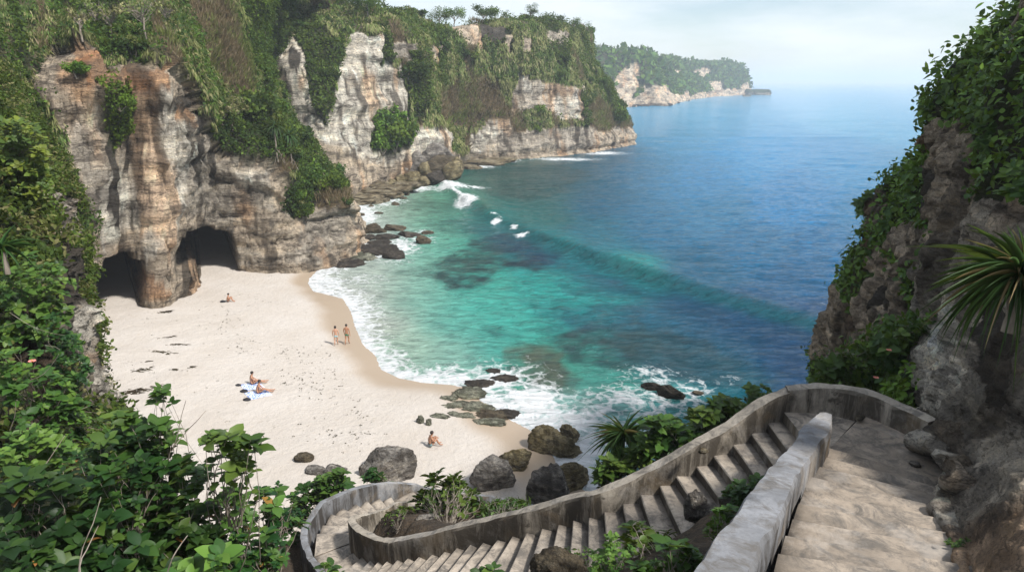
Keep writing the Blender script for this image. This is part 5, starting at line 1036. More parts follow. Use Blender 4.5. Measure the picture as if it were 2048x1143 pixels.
rpx(1110, 1030, 96, 96, 'grey', 'biggest dark grey boulder, right behind the long parapet', 12, depth=.6)
rpx(1150, 980, 66, 54, 'tan', 'angular ochre boulder touching the biggest grey one', 13, rough=1.3)
rpx(1172, 930, 14, 9, 'brown', 'small dark stone in the foam right of the ochre rocks', 14, n=3)
rpx(840, 846, 17, 18, 'green', 'small mossy stone on the damp sand, taller of two', 15, n=4, rough=1.6)
rpx(858, 850, 11, 13, 'green', 'small mossy stone on the damp sand, thinner of two', 16, n=4, rough=1.6)
rpx(990, 1010, 30, 14, 'grey', 'small grey stone close behind the island wall', 35, n=4)
# flat weedy reef at the water's edge
RL = ['tallest mossy reef rock where the foam meets the damp sand', 'black reef rock behind the tallest mossy reef rock', 'mossy reef rock sloping into the sand left of centre', 'broad mossy slab in the middle of the reef patch', 'brown slab right of the broad mossy slab', 'dark rightmost slab of the reef patch in the foam', 'lowest mossy slab of the reef patch', 'small mossy stone at the upper left of the reef patch', 'thin mossy sliver below the sloping reef rock', 'leftmost thin reef sliver on the damp sand', 'flat mossy sliver between reef patch and leftmost sliver', 'black rock washed by foam, farther from the sand', 'smaller black rock in the foam left of the farther one']
for i, (u, v, w_, h_, c) in enumerate([(935, 795, 60, 38, 'green'), (960, 775, 50, 24, 'dark'), (915, 815, 46, 22, 'green'), (950, 822, 56, 24, 'green'), (985, 838, 60, 26, 'brown'), (1015, 835, 46, 20, 'dark'), (975, 850, 50, 22, 'green'), (895, 800, 26, 18, 'green'), (930, 835, 34, 12, 'green'), (880, 835, 30, 7, 'green'), (905, 830, 24, 8, 'green'), (1005, 762, 44, 18, 'dark'), (985, 745, 28, 10, 'dark')]):
    rpx(u, v, w_*1.12, h_*.8, c, RL[i], 40+i, Zf=.05 if c == 'dark' else None, group='reef rocks at the water edge', depth=.62, rough=2.0, name='reef_rock', sink=.85)
rpx(1310, 780, 46, 16, 'dark', 'upper end of the black wet rock awash before the upper stairs', 60, Zf=.1, depth=.35, rz=-.5, rough=1.5)
rpx(1342, 796, 50, 24, 'dark', 'black wet rock awash in foam, main hump', 61, Zf=.1, depth=.42, rz=-.55, rough=1.4)
rpx(1398, 790, 22, 8, 'brown', 'small brown rock barely breaking the surface near the upper stairs', 62, Zf=.0, n=4)
for i, (u, v, w_, h_, c, lab) in enumerate([(735, 468, 56, 26, 'brown', 'domed olive-brown rock in the foam nearest the near headland'), (786, 462, 40, 18, 'brown', 'low brown rock right of the domed one in the surf'), (844, 488, 34, 22, 'brown', 'dark brown twin-humped rock standing in turquoise water'), (854, 468, 22, 8, 'brown', 'small flat rock just behind the twin-humped rock'),
    (790, 517, 42, 22, 'dark', 'black rock with water streaming off it in the surf'), (770, 478, 46, 12, 'dark', 'flat black reef slab between the surf rocks'), (815, 474, 44, 10, 'dark', 'flat black reef slab reaching towards the twin-humped rock')]):
    rpx(u, v, w_, h_, c, lab, 70+i, Zf=.0, depth=.8, rough=1.2, sink=.6)
LL = ['broad dark wet ledge at the corner foot of the near headland', 'mossy ledge left of the broad corner ledge', 'low dark ledge where the near headland meets the sand', 'wet ledge above the broad corner ledge', 'outermost flat ledge off the headland corner', 'uppermost small ledge round the headland corner']
for i, (u, v, w_, h_) in enumerate([(745, 510, 70, 24), (715, 522, 60, 16), (690, 532, 60, 12), (750, 490, 40, 16), (765, 500, 40, 14), (735, 480, 30, 16)]):
    rpx(u, v, w_, h_, 'dark' if i != 1 else 'green', LL[i], 80+i, Zf=0, group='ledges under the near headland', name='rock_ledge', depth=1.1, rough=1.5, sink=.6)
for i, (u, v) in enumerate([(742, 414), (770, 405), (788, 409), (765, 398), (742, 398), (755, 394), (795, 388), (815, 390), (790, 398), (806, 399), (757, 428), (790, 411), (715, 420), (720, 432), (700, 428), (815, 378), (822, 384), (926, 336), (955, 337), (940, 334)]):
    rpx(u, v, rng.uniform(8, 17), rng.uniform(5, 8), 'brown', 'small rock breaking the surf off the boulder beach', 100+i, Zf=0, group='small rocks in the surf', name='surf_rock', n=3, sink=.5)
# boulder beach under the far cliff
PL = ['big brown boulder where the breaker hits the pile', 'ochre boulder jutting into the surf right of the big brown one', 'broad grey boulder behind the big brown one', 'grey boulder in the middle of the far pile', 'ochre boulder below the middle grey one of the far pile', 'dark wet boulder at the waterline of the far pile', 'grey boulder left of the pile centre', 'grey boulder against the cliff left of the pile centre', 'small grey boulder at the left of the far pile', 'grey boulder high on the pile behind its centre', 'topmost grey boulder of the far pile', 'grey boulder high on the pile above the surf', 'grey boulder at the upper right of the far pile', 'low grey boulder at the left foot of the far pile', 'leftmost grey boulder under the far white cliff', 'ochre boulder at the foot of the far pile', 'flat ochre boulder left of its foot-of-pile neighbour', 'flat ochre boulder lowest at the left of the pile', 'small ochre boulder beside the dark wet one', 'small ochre boulder rightmost in the far pile']
SL = ['widest ochre shelf slab behind the small surf rocks', 'ochre shelf slab at the middle of the shore shelf', 'ochre shelf slab tucked behind the near headland', 'ochre slab on the upper left of the shore shelf', 'ochre slab under the right part of the boulder pile', 'ochre slab lowest on the shore shelf', 'narrow ochre slab at the right end of the boulder shelf', 'ochre slab nearest the near headland', 'small ochre lump on the edge of the shore shelf', 'small ochre lump lowest by the surf', 'long thin ochre ledge along the foot of the headland', 'thin ochre ledge furthest along the headland foot', 'short ochre ledge right of the boulder pile']
for i, (u, v, w_, h_, c) in enumerate([(880, 345, 74, 40, 'brown'), (905, 352, 40, 30, 'tan'), (862, 325, 60, 34, 'grey'), (835, 345, 56, 36, 'grey'), (850, 355, 44, 26, 'tan'), (870, 358, 34, 20, 'dark'), (800, 345, 44, 24, 'grey'), (790, 330, 40, 22, 'grey'), (775, 345, 30, 20, 'grey'), (825, 318, 44, 26, 'grey'), (840, 305, 44, 26, 'grey'), (868, 305, 38, 22, 'grey'), (890, 322, 36, 24, 'grey'), (765, 360, 34, 18, 'grey'), (740, 355, 30, 16, 'grey'), (820, 362, 36, 20, 'tan'), (800, 368, 40, 18, 'tan'), (775, 374, 40, 16, 'tan'), (845, 366, 30, 16, 'tan'), (915, 338, 28, 22, 'tan')]):
    z = max(.2, (372-v)*.09+.2); rpx(u, v, w_, h_, c, PL[i], 130+i, Zf=z, group='boulder pile under the far cliff', n=4, rough=1.1)
for i, (u, v, w_, h_) in enumerate([(720, 398, 80, 24), (755, 390, 70, 20), (700, 385, 60, 22), (735, 376, 80, 18), (780, 380, 60, 16), (725, 405, 60, 14), (810, 372, 50, 12), (700, 402, 50, 18), (760, 402, 30, 10), (748, 404, 30, 14), (965, 330, 70, 8), (1000, 323, 60, 6), (940, 336, 40, 8)]):
    rpx(u, v, w_, h_, 'shelf', SL[i], 160+i, Zf=.35+.03*(405-v)*(v > 360), group='ochre shore shelf', name='rock_shelf', n=4, depth=1.0, rough=1.7, sink=.7)
# islets off the distant cape
M_ISL = rock_mat('islet_rock', 5)
for u, v, w_, h_, lab in [(1532, 191, 36, 14, 'flat-topped pale islet standing outermost off the distant cape'), (1512, 191, 26, 14, 'darker islet touching the distant cape'), (1505, 194, 16, 4, 'lowest reef rock below the distant cape islets')]:
    P = PZ(u, v, 0); d = P[1]; D, Fc = ico(4); f = np.sign(D)*np.abs(D)**.45; f = f+D*(.25*fbm(f*2, 4, int(u)))[:, None]; C = np.where(f[:, 2:] > .55, np.array([[.06, .085, .04]]), np.array([[.38, .32, .25]]))*(1+.4*fbm(f*4, 3, 3)[:, None])
    o = mesh_obj('islet', f*np.array([w_/F*d/2, w_/F*d/3, h_/F*d/1.15]), Fc, M_ISL, col=np.clip(C, .02, .7)); o.location = (P[0], P[1]+25, -h_/F*d*.12); tag(o, lab, 'islet')
for i, (u, v) in enumerate([(1262, 214), (1275, 213), (1290, 213), (1312, 212), (1335, 212), (1352, 207), (1372, 202)]):
    rpx(u, v, 20, 5, 'dark', 'dark rock at the foot of the distant cliffs', 190+i, Zf=0, group='rocks under the distant cliffs', n=3, name='shore_rock')
# rocks beside the steps
rock(PZ(1388, 1020, 15.30), .17, .15, .26, 201, 'grey', 'jagged grey rock standing on the bank beside the middle flight')
rock(PZ(1425, 1030, 15.3), .2, .18, .13, 202, 'grey', 'rough low rock right of the jagged grey rock on the bank')
rock(PZ(1470, 1015, 15.6), .2, .2, .14, 203, 'brown', 'small brown rock under the little plant by the dividing wall', n=4)
rock(PZ(1118, 1165, 14.0), .50, .42, .34, 204, 'brown', 'rounded root-covered mound beside the bottom of the middle flight', rough=1.8)
rock(PZ(860, 1040, 10.75), .34, .22, .12, 205, 'grey', 'long pale stone in the planted island', n=4)
for i, (u, v) in enumerate([(735, 1052), (752, 1060), (770, 1050), (790, 1066), (745, 1070-6), (805, 1056), (728, 1044), (818, 1064)]):
    q = PZ(u, v, 10.6); q[2] = float(hill_z(q[0], q[1])); rock(q, .09, .08, .06, 210+i, 'shelf', 'small pale stone on the soil of the planted island', 'pale stones in the planted island', name='stone', n=3)
for i, (u, v, z) in enumerate([(1405, 905, 15.28), (1274, 988, 14.2), (1490, 855, 15.4), (1720, 838, 15.95)]):
    rock(PZ(u, v, z)+[0, 0, .02], .09, .07, .05, 230+i, 'shelf', 'loose broken stone lying on a step', 'loose stones on the steps', name='stone', n=3)
for i, (u, v, z) in enumerate([(1838, 1000, 16.0), (1848, 1030, 16.1), (1862, 1052, 16.3), (1872, 1085, 16.5), (1835, 960, 15.9), (1830, 930, 15.9), (1885, 1120, 16.8)]):
    rock(PZ(u, v, z), .08, .07, .05, 240+i, 'grey', 'rubble piece where the broad steps meet the rock face', 'rubble along the broad steps', name='stone', n=3)

# ------------------------------------------------------------------ bank ground cover between the flights, island grass
def tufts(name, poly, zf, n, L, Wd, cols, label, Tm=None, spreadv=.7, s=0, mat=None, tmin=4.2, tmax=12.5):
    us = [p[0] for p in poly]; vs = [p[1] for p in poly]; u = rng.uniform(min(us), max(us), n*4); v = rng.uniform(min(vs), max(vs), n*4); k = inpoly(u, v, poly); u, v = u[k][:n], v[k][:n]
    P = PZ(u, v, zf(u, v)).T if not np.isscalar(zf) else PZ(u, v, zf).T
    a_, b_, c_ = ray(u, v); tt = np.linspace(tmin, tmax, 220)[:, None]; Zr = HC+c_*tt; Hh = hill_z(a_*tt, b_*tt); i = np.argmax(Zr < Hh, 0); t = tt[i, 0]; kk = i > 0; u, v, t, a_, b_, c_ = u[kk], v[kk], t[kk], a_[kk], b_[kk] if np.ndim(b_) else b_, c_[kk]; P = np.stack([a_*t, b_*t, HC+c_*t+.02], 1)
    m = 5; P = np.repeat(P, m, 0)+rng.normal(size=(len(P)*m, 3))*[.05, .05, 0]; d = rdir(len(P))*spreadv+[0, 0, .9]; col = np.array(cols)[rng.integers(len(cols), size=len(P))]*(1+.2*rng.normal(size=(len(P), 1)))
    V, Fc, C = stamp(Tm or blade(3, .5, .2), P, d, rdir(len(P)), Wd, L*(.4+.9*rng.random(len(P))), np.clip(col, .01, .5)); tag(mesh_obj(name, V, Fc, mat or M_LEAF, col=C), label, kind='stuff')
GR = [(.09, .15, .03), (.12, .18, .04), (.06, .11, .025), (.16, .19, .06)]; ST = [(.22, .16, .09), (.15, .10, .055), (.30, .23, .14), (.09, .06, .035)]
bank = [(1060, 1143), (1200, 1075), (1330, 1030), (1400, 1000), (1460, 975), (1520, 950), (1500, 1000), (1400, 1200), (1050, 1250)]
tufts('straw', bank, 15.2, 1500, .12, .009, ST, 'dead stems and roots over the bank', spreadv=1.6)
tufts('grass', [(1130, 1100), (1240, 1070), (1250, 1180), (1100, 1180)], 14.4, 500, .16, .012, GR, 'fine green ground cover on the bank')
tufts('grass', [(1400, 1030), (1500, 970), (1500, 1010), (1420, 1110), (1380, 1090)], 15.8, 500, .16, .014, GR, 'green ground cover against the dividing wall')
tufts('straw', [(1035, 1120), (1080, 1090), (1150, 1090), (1200, 1110), (1210, 1180), (1030, 1180)], 14, 700, .10, .010, ST[1:2]+ST[3:], 'tangled dark roots on the mound by the steps', spreadv=1.6, tmin=7)
isl = [(715, 1040), (780, 1018), (840, 1008), (1060, 1010), (960, 1045), (800, 1078), (745, 1068)]
tufts('grass', [(760, 1065), (800, 1030), (1060, 1010), (1000, 1035), (800, 1078)], 11, 1100, .26, .018, GR, 'feathery grass in the planted island', tmin=13, tmax=24)
tufts('straw', isl, 10.8, 500, .14, .012, ST, 'dry stems over the island soil', spreadv=1.6, tmin=13, tmax=24)
tufts('straw', [(540, 1060), (610, 1090), (640, 1143), (640, 1200), (520, 1200)], 10.8, 900, .30, .015, ST, 'dry straw left of the lower turn wall', spreadv=1.5, tmin=12, tmax=24)
tufts('grass', [(560, 1100), (600, 1090), (640, 1143), (560, 1180)], 10.8, 250, .3, .02, GR, 'green grass left of the lower turn wall', tmin=12, tmax=24)

# dead twigs in the near left thicket
for i, pts in enumerate([[(150, 1300, 4.6), (160, 1120, 4.7), (185, 1050, 4.8), (202, 993, 4.9)], [(200, 1250, 4.3), (160, 1143, 4.4), (178, 1090, 4.5), (197, 1050, 4.6)], [(0, 1010, 7), (50, 985, 7.2), (90, 930, 7.5), (130, 870, 8)], [(345, 900, 6.8), (355, 870, 6.8), (362, 835, 6.8), (372, 800, 6.8)], [(350, 890, 6.8), (375, 860, 6.9), (395, 840, 6.9), (412, 820, 7)],
    [(335, 1143, 4.2), (345, 1115, 4.2), (360, 1090, 4.3), (375, 1070, 4.4)], [(20, 860, 9), (30, 830, 9), (32, 800, 9), (36, 800, 9)], [(60, 760, 11), (90, 745, 11), (120, 700, 11), (90, 690, 11)], [(20, 625, 13.5), (60, 650, 13.5), (100, 665, 13.5), (130, 670, 13.5)]]):
    P = np.array([PY(*q) for q in pts]); V, Fc, C = tube(catmull(P, 14), .009 if i < 3 else .006, .003, 5)
    o = mesh_obj('dead_twig', V, Fc, M_TWIG if 'M_TWIG' in globals() else M_BARK); tag(o, ['long bare twig crossing the lower left thicket', 'paler bare twig beside the long one in the lower left thicket', 'bent dead branch at the left edge', 'thin twig left of two sticking up against the sand', 'thin twig right of two sticking up against the sand', 'short dead stalk near the bottom edge left of the stairs', 'straight dry stick in the left slope bush', 'curved dry vine on the left slope', 'pale dry vine high on the near left slope'][i], 'twig')

# washed-up debris on the beach
def debris():
    Q = []
    L = [((440, 600), (480, 660), 40, 14), ((420, 640), (500, 700), 60, 16), ((470, 690), (580, 700), 40, 14), ((600, 690), (640, 800), 60, 22), ((640, 700), (740, 860), 70, 20), ((650, 860), (740, 870), 25, 8), ((440, 580), (560, 610), 30, 14), ((560, 740), (620, 780), 50, 18), ((300, 640), (360, 700), 30, 20), ((230, 720), (420, 800), 50, 40), ((560, 850), (780, 900), 40, 30), ((700, 560), (560, 560), 10, 20)]
    for a, b, n, w_ in L:
        for _ in range(int(n*.75)): t = rng.random(); u = a[0]+(b[0]-a[0])*t+rng.normal()*w_; v = a[1]+(b[1]-a[1])*t+rng.normal()*w_*.5; Q.append((u, v, rng.uniform(.02, .065)))
    parts = []
    for u, v, s_ in Q:
        P = on_sand(u, v)
        if shore(P[0:1], P[1:2])[0][0] < 3.2: continue
        n = 3; parts.append(stamp(T_QUAD, P+rng.normal(size=(n, 3))*[s_, s_, .01]+[0, 0, .03], rdir(n)*[1, 1, .2], np.tile([0, 0, 1.], (n, 1))+.3*rdir(n), s_*1.3, s_*rng.uniform(1, 3, n), np.tile([.035, .025, .018], (n, 1))*rng.uniform(.6, 2)))
    V, Fc, C = merge(parts); tag(mesh_obj('beach_debris', V, Fc, M_LEAF, col=C), 'dark flecks of dried seaweed and litter on the sand', kind='stuff')
debris()
for i, (u, v, ln, w_, n) in enumerate([(328, 624, .5, .2, 26), (262, 785, 1.5, .5, 90), (320, 705, 1.3, .25, 34), (285, 740, .8, .3, 20), (350, 690, .8, .2, 22), (335, 675, .6, .15, 12), (285, 725, .5, .15, 8), (380, 735, .2, .1, 8), (345, 740, .2, .1, 8), (605, 915, .3, .1, 6)]):
    P = on_sand(u, v); a = .35+rng.normal()*.35; ax = np.array([math.cos(a), math.sin(a), 0]); sd = np.array([-ax[1], ax[0], 0]); q = P+ax*rng.normal(size=(n, 1))*ln*.5+sd*rng.normal(size=(n, 1))*w_*.5+[0, 0, .04]
    V, Fc, C = stamp(blade(3, .2, .2), q-P, ax+rdir(n)*.7*[1, 1, .15], np.tile([0, 0, 1.], (n, 1))+.3*rdir(n), .045, .25+.4*rng.random(n), np.tile([.07, .045, .03], (n, 1))*(.6+.9*rng.random((n, 1))))
    o = mesh_obj('seaweed_heap', V, Fc, M_LEAF, col=C); o.location = tuple(P); tag(o, ['small dark seaweed heap in front of the left cave', 'largest tangle of dead seaweed, at the left edge of the sand', 'long diagonal streak of dead seaweed on the upper sand', 'seaweed scraps below the long diagonal streak', 'loose seaweed strand above the long diagonal streak', 'thin seaweed scraps highest on the left sand', 'thin seaweed line left of the diagonal streak', 'tiny seaweed clump, right of a similar one on open sand', 'tiny seaweed clump, left of a similar one on open sand', 'dark scrap beside the small brown stone'][i], 'seaweed')

# ------------------------------------------------------------------ people
def flat_mat(name, c, r=.7, pat=None):
    m, nt, p, o = newmat(name); p.inputs['Roughness'].default_value = r; v = ocoords(nt)
    if pat: cc = mixc(nt, mapr(nt, noise(nt, pat[1], 3, .6, v, 1.5), .47, .53), c, pat[0])
    else: cc = mixc(nt, noise(nt, 12, 3, .5, v), c, tuple(x*.75 for x in c))
    nt.links.new(cc, p.inputs['Base Color']); return m
M_SK = [flat_mat('tanned_skin', (.42, .21, .12), .5), flat_mat('warm_skin', (.52, .29, .19), .5)]
M_HAIR = flat_mat('dark_hair', (.02, .013, .009), .6)
def skin_mesh(name, J, E, mat, parent, root, sub=2):
    names = list(J); idx = {k: i for i, k in enumerate(names)}; me = bpy.data.meshes.new(name); me.from_pydata([J[k][0] for k in names], [(idx[a], idx[b]) for a, b in E], []); me.update(); me.materials.append(mat)
    o = link(bpy.data.objects.new(name, me), parent); md = o.modifiers.new('skin', 'SKIN'); md.use_smooth_shade = True; md.branch_smoothing = .4
    for i, k in enumerate(names):
        r = J[k][1]; s_ = me.skin_vertices[0].data[i]; s_.radius = (r, r) if np.isscalar(r) else r; s_.use_root = (k == root)
    o.modifiers.new('sub', 'SUBSURF').levels = sub; o.modifiers['sub'].render_levels = sub; return o
def person(P, rz, pose, skin, cloth, label, scale=1.0, hair_len=0.0, lean=0.0):
    t = empty('person', P, label, 'person', rz=rz); t.scale = (scale,)*3; J = {}
    if pose == 'walk':
        J = dict(pelvis=((0, 0, .93), .13), belly=((0, .01, 1.08), .115), chest=((0, 0, 1.30), .145), neck=((0, .01, 1.47), .055), chin=((0, .03, 1.545), .07), skull=((0, .02, 1.63), .088), crown=((0, .01, 1.68), .07))
        for s_, n_ in ((1, 'r'), (-1, 'l')):
            f = .5 if s_ > 0 else -.6
            J.update({n_+'hip': ((s_*.09, 0, .86), .095), n_+'knee': ((s_*.10, .12*f+.05, .49), .06), n_+'calf': ((s_*.10, .2*f-.03, .32), .055), n_+'ankle': ((s_*.10, .34*f, .08+(.05 if f < 0 else 0)), .035), n_+'toe': ((s_*.115, .34*f+.17, .03), .032),
                      n_+'sho': ((s_*.185, 0, 1.39), .06), n_+'elb': ((s_*.25, -.02-.06*f, 1.12), .042), n_+'wri': ((s_*.265, .08-.18*f, .88), .028), n_+'palm': ((s_*.27, .10-.2*f, .80), .032)})
    else:
        ext = pose == 'sit_long'; kz, ky, ay = (.33, .44, .80) if ext else (.47, .36, .56)
        J = dict(pelvis=((0, 0, .13), .145), belly=((0, .0, .30), .125), chest=((0, .07+lean, .50), .145), neck=((0, .13+lean, .66), .055), chin=((0, .17+lean, .73), .07), skull=((0, .17+lean, .815), .09), crown=((0, .16+lean, .87), .07))
        for s_, n_ in ((1, 'r'), (-1, 'l')):
            k2 = kz*(1 if s_ > 0 or not ext else .55); a2 = ay+(0 if s_ > 0 or not ext else .12)
            J.update({n_+'hip': ((s_*.10, .06, .13), .10), n_+'knee': ((s_*.13, ky, k2), .062), n_+'calf': ((s_*.12, (ky+a2)/2-.02, k2*.55), .056), n_+'ankle': ((s_*.11, a2, .07), .036), n_+'toe': ((s_*.13, a2+.17, .05), .03),
                      n_+'sho': ((s_*.185, .08+lean, .58), .06), n_+'elb': ((s_*.24, .22+lean, .38), .042), n_+'wri': ((s_*.10, ky+.03, k2+.04 if not ext else k2-.03), .028), n_+'palm': ((s_*.06, ky+.09, k2 if not ext else k2-.06), .032)})
    E = [('pelvis', 'belly'), ('belly', 'chest'), ('chest', 'neck'), ('neck', 'chin'), ('chin', 'skull'), ('skull', 'crown')]
    for n_ in 'rl':
        E += [('pelvis', n_+'hip'), (n_+'hip', n_+'knee'), (n_+'knee', n_+'calf'), (n_+'calf', n_+'ankle'), (n_+'ankle', n_+'toe'), ('chest', n_+'sho'), (n_+'sho', n_+'elb'), (n_+'elb', n_+'wri'), (n_+'wri', n_+'palm')]
        pw = np.array(J[n_+'wri'][0]); pp = np.array(J[n_+'palm'][0]); d = (pp-pw)/np.linalg.norm(pp-pw); sd = np.cross(d, [1., 0, 0] if pose == 'walk' else [0, 0, 1.]); sd /= np.linalg.norm(sd)
        for i, (of, ln) in enumerate([(-.03, .06), (-.011, .075), (.009, .08), (.028, .07)]):
            a = pp+sd*of+d*.02; b = a+d*ln*.55; c = b+d*ln*.35+np.array([0, .015, -.01]); J[f'{n_}f{i}'] = (tuple(b), .0095); J[f'{n_}g{i}'] = (tuple(c), .008); E += [(n_+'palm', f'{n_}f{i}'), (f'{n_}f{i}', f'{n_}g{i}')]
        a = pw*.5+pp*.5-sd*.045; J[n_+'th'] = (tuple(a+d*.015), .011); J[n_+'tt'] = (tuple(a+d*.05-sd*.012), .009); E += [(n_+'palm', n_+'th'), (n_+'th', n_+'tt')]
    skin_mesh('body', J, E, skin, t, 'pelvis')
    g = lambda k: np.array(J[k][0]); mx_ = lambda a, b, f: tuple(g(a)*(1-f)+g(b)*f)
    JS = dict(w=(mx_('pelvis', 'belly', .35), .145), p=(J['pelvis'][0], .152)); ES = [('w', 'p')]
    for n_ in 'rl': JS[n_+'h'] = (J[n_+'hip'][0], .112); JS[n_+'m'] = (mx_(n_+'hip', n_+'knee', .42), .10); ES += [('p', n_+'h'), (n_+'h', n_+'m')]
    skin_mesh('swim_shorts', JS, ES, cloth, t, 'p')
    D, Fc = ico(3); sk = g('skull'); H = D*np.array([.098, .108, .105])*(1+.06*fbm(D*5, 3, 4)[:, None]); k = (D[:, 1] < .35) | (D[:, 2] > .45); H = np.where(k[:, None], H, H*.86); H[:, 2] = np.where((D[:, 1] < -.1) & (D[:, 2] < -.2), H[:, 2]-hair_len, H[:, 2]); mesh_obj('hair', H+sk+[0, -.008, .018], Fc, M_HAIR, t)
    D, Fc = ico(1); ps = []
    for c_, s_ in [((0, .095, -.01), (.012, .022, .022)), ((.03, .083, .012), (.011, .008, .007)), ((-.03, .083, .012), (.011, .008, .007)), ((0, .086, -.05), (.024, .008, .006)), ((.088, 0, -.01), (.008, .018, .028)), ((-.088, 0, -.01), (.008, .018, .028))]:
        ps.append((D*np.array(s_)+sk+np.array(c_), Fc, np.zeros((len(D), 3))))
    V, Fc, C = merge(ps); mesh_obj('face', V, Fc, skin, t); return t
teal = flat_mat('pale_blue_cloth', (.35, .62, .68)); green = flat_mat('green_cloth', (.01, .20, .11)); darkc = flat_mat('dark_patterned_cloth', (.02, .04, .05), .7, ((.2, .3, .3), 20)); brownc = flat_mat('brown_cloth', (.16, .08, .05))
person(on_sand(673, 690), .12, 'walk', M_SK[1], teal, 'person in pale blue swim shorts walking away, left of the pair near the water', 1.0, .04)
person(on_sand(695, 688), -.1, 'walk', M_SK[0], green, 'person in green swim shorts walking away, right of the pair near the water', 1.05)
person(on_sand(859, 893), -1.15, 'sit', M_SK[0], darkc, 'person in dark patterned shorts sitting alone on bare sand hugging their knees', 1.12)
person(on_sand(503, 769), -1.1, 'sit_long', M_SK[0], brownc, 'person sitting upright on the farther blue towel, leaning back a little', 1.12, 0, -.05)
person(on_sand(515, 787), -1.15, 'sit_long', M_SK[0], brownc, 'person sitting on the nearer blue towel with bent knees', 1.12, 0, .03)
person(on_sand(455, 604), -1.2, 'sit', M_SK[0], brownc, 'distant person sitting on the sand below the right cave', 1.0)
M_TOW = flat_mat('blue_white_towel', (.12, .22, .62), .9, ((.75, .78, .84), 7))
def towel(px, label):
    q = [on_sand(u, v)+[0, 0, .035] for u, v in px]; a, b = np.meshgrid(np.linspace(0, 1, 16), np.linspace(0, 1, 12)); a, b = a[..., None], b[..., None]; G = (q[0]*(1-a)+q[1]*a)*(1-b)+(q[3]*(1-a)+q[2]*a)*b; c = G.mean((0, 1)); G[..., 2] += .03*fbm(G*3, 3, 9)
    o = mesh_obj('beach_towel', G-c, grid_faces(12, 16), M_TOW); o.location = tuple(c); md = o.modifiers.new('thick', 'SOLIDIFY'); md.thickness = .015; tag(o, label, 'towel')
towel([(480, 770), (518, 764), (530, 775), (490, 782)], 'blue and white beach towel farther from the viewer, under the upright sitter')
towel([(488, 786), (532, 780), (545, 790), (502, 800)], 'blue and white beach towel nearer the viewer, between two dark bundles')
M_BLK = flat_mat('black_cloth', (.012, .012, .016), .8)
for u, v, w_, lab in [(477, 771, 11, 'small black bag at the corner of the farther towel'), (488, 783, 14, 'black bag lying between the two beach towels'), (494, 800, 14, 'black bag at the near corner of the nearer towel'), (446, 604, 10, 'dark bag on the sand beside the distant sitter')]:
    P = on_sand(u, v); s_ = w_/F*P[1]/2; D, Fc = ico(4); V = D*np.array([s_*1.15, s_*.8, s_*.45])*(1+.2*fbm(D*2+u, 3, 3)[:, None]+.08*ridged(D*4+u, 3, 5)[:, None]); V[:, 2] = np.maximum(V[:, 2], -.3*s_)
    t = empty('bag', P+np.array([0, 0, .3*s_]), lab, 'bag'); mesh_obj('pouch', V, Fc, M_BLK, t); hd = [(math.cos(a)*s_*.5, 0, s_*.35+math.sin(a)*s_*.3) for a in np.linspace(0, math.pi, 9)]; V, Fc, C = tube(hd, s_*.05, s_*.05, 5); mesh_obj('strap', V, Fc, M_BLK, t)

# flowers on the bush by the landing
M_PINK = flat_mat('pink_petal', (.75, .25, .20), .6); M_YEL = flat_mat('yellow_stamen', (.7, .5, .1), .6)
for u, v, Yf_ in [(1752, 755, 13.4), (1812, 775, 13.0), (1822, 784, 12.9), (1778, 700, 13.6), (1800, 790, 12.8), (65, 722, 10.2), (1838, 770, 12.8)]:
    P = PY(u, v, Yf_); a = np.arange(5)*1.257; Yd = np.stack([np.cos(a), np.sin(a), .3+0*a], 1); V, Fc, C = stamp(T_LEAF, np.zeros((5, 3)), Yd, np.tile([0, -.5, 1.], (5, 1)), .055, .06, np.ones((5, 3)))
    f = mesh_obj('flower', V, Fc, M_PINK); f.location = tuple(P); tag(f, 'pink five-petalled flower opening on the leafy slope beside the rock' if u > 100 else 'single pink flower on the near left slope bush', 'flower', 'pink flowers by the landing' if u > 100 else None)
    V, Fc, C = tube([(0, 0, 0), (0, -.01, .03), (0, -.02, .05)], .006, .004, 5); mesh_obj('stamen', V, Fc, M_YEL, f)

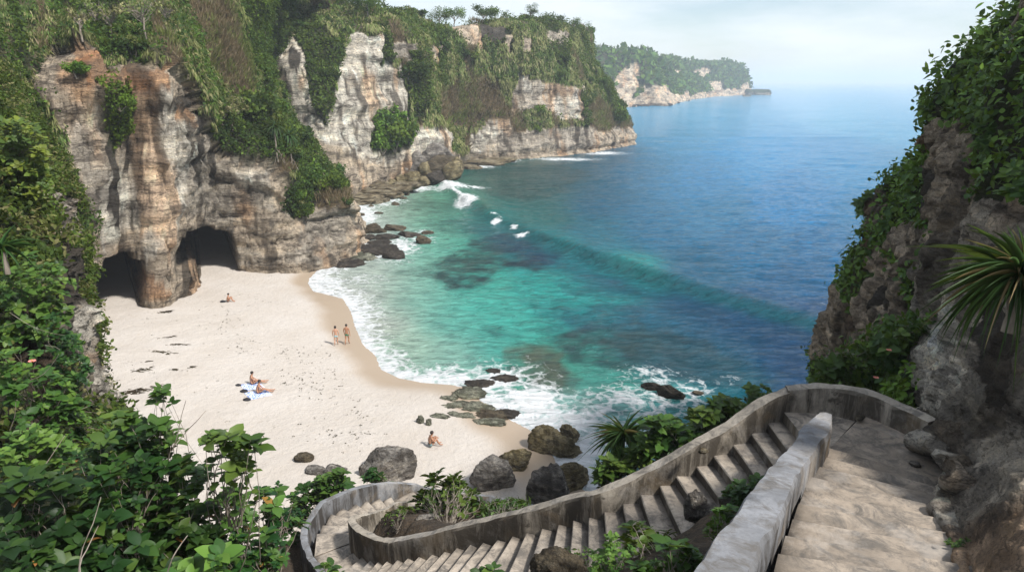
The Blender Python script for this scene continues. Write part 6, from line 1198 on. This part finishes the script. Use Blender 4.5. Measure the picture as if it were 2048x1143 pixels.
# red-roofed house on the plateau
c0 = PY(650, 10, 300); hs = empty('house', c0+np.array([0, 0, -3.5]), 'white house with a red hipped roof peeping over the cliff-top trees', 'house')
def box(name, x0, x1, y0, y1, z0, z1, mat, parent):
    V = [(x, y, z) for x in (x0, x1) for y in (y0, y1) for z in (z0, z1)]; return mesh_obj(name, V, [[0, 1, 3, 2], [4, 6, 7, 5], [0, 4, 5, 1], [2, 3, 7, 6], [0, 2, 6, 4], [1, 5, 7, 3]], mat, parent, smooth=False)
M_WH = flat_mat('white_plaster', (.72, .70, .66)); M_RED = flat_mat('red_roof_tiles', (.42, .12, .08)); M_GL = flat_mat('dark_window_glass', (.03, .04, .05), .1)
box('wall', -3.2, 3.2, -3, 3, -6, 2.4, M_WH, hs); mesh_obj('roof', [(-4, -3.8, 2.3), (4, -3.8, 2.3), (4, 3.8, 2.3), (-4, 3.8, 2.3), (-1.2, 0, 4.6), (1.2, 0, 4.6)], [[0, 1, 5, 4], [1, 2, 5], [2, 3, 4, 5], [3, 0, 4], [3, 2, 1, 0]], M_RED, hs, smooth=False)
for x in (-1.8, 0.9): wn = box('window', x, x+1.1, -3.06, -2.98, .4, 1.7, M_GL, hs); box('sill', x-.1, x+1.2, -3.2, -3.061, .28, .4, M_WH, wn)
# ------------------------------------------------------------------ sea haze
hv = mesh_obj('haze', [(x, y, z) for x in (-16500, 16500) for y in (-60, 17200) for z in (-6, 90)], [[0, 1, 3, 2], [4, 6, 7, 5], [0, 4, 5, 1], [2, 3, 7, 6], [0, 2, 6, 4], [1, 5, 7, 3]], bpy.data.materials.new('sea_haze'), smooth=False)
hm = hv.data.materials[0]; hm.use_nodes = True; nt = hm.node_tree; nt.nodes.clear(); o = N(nt, 'ShaderNodeOutputMaterial'); pv = N(nt, 'ShaderNodeVolumePrincipled')
pv.inputs['Color'].default_value = (.86, .92, 1, 1); pv.inputs['Density'].default_value = .00034; pv.inputs['Anisotropy'].default_value = 0
nt.links.new(pv.outputs[0], o.inputs['Volume']); tag(hv, kind='stuff')
hv['label'] = 'thin pale sea haze'
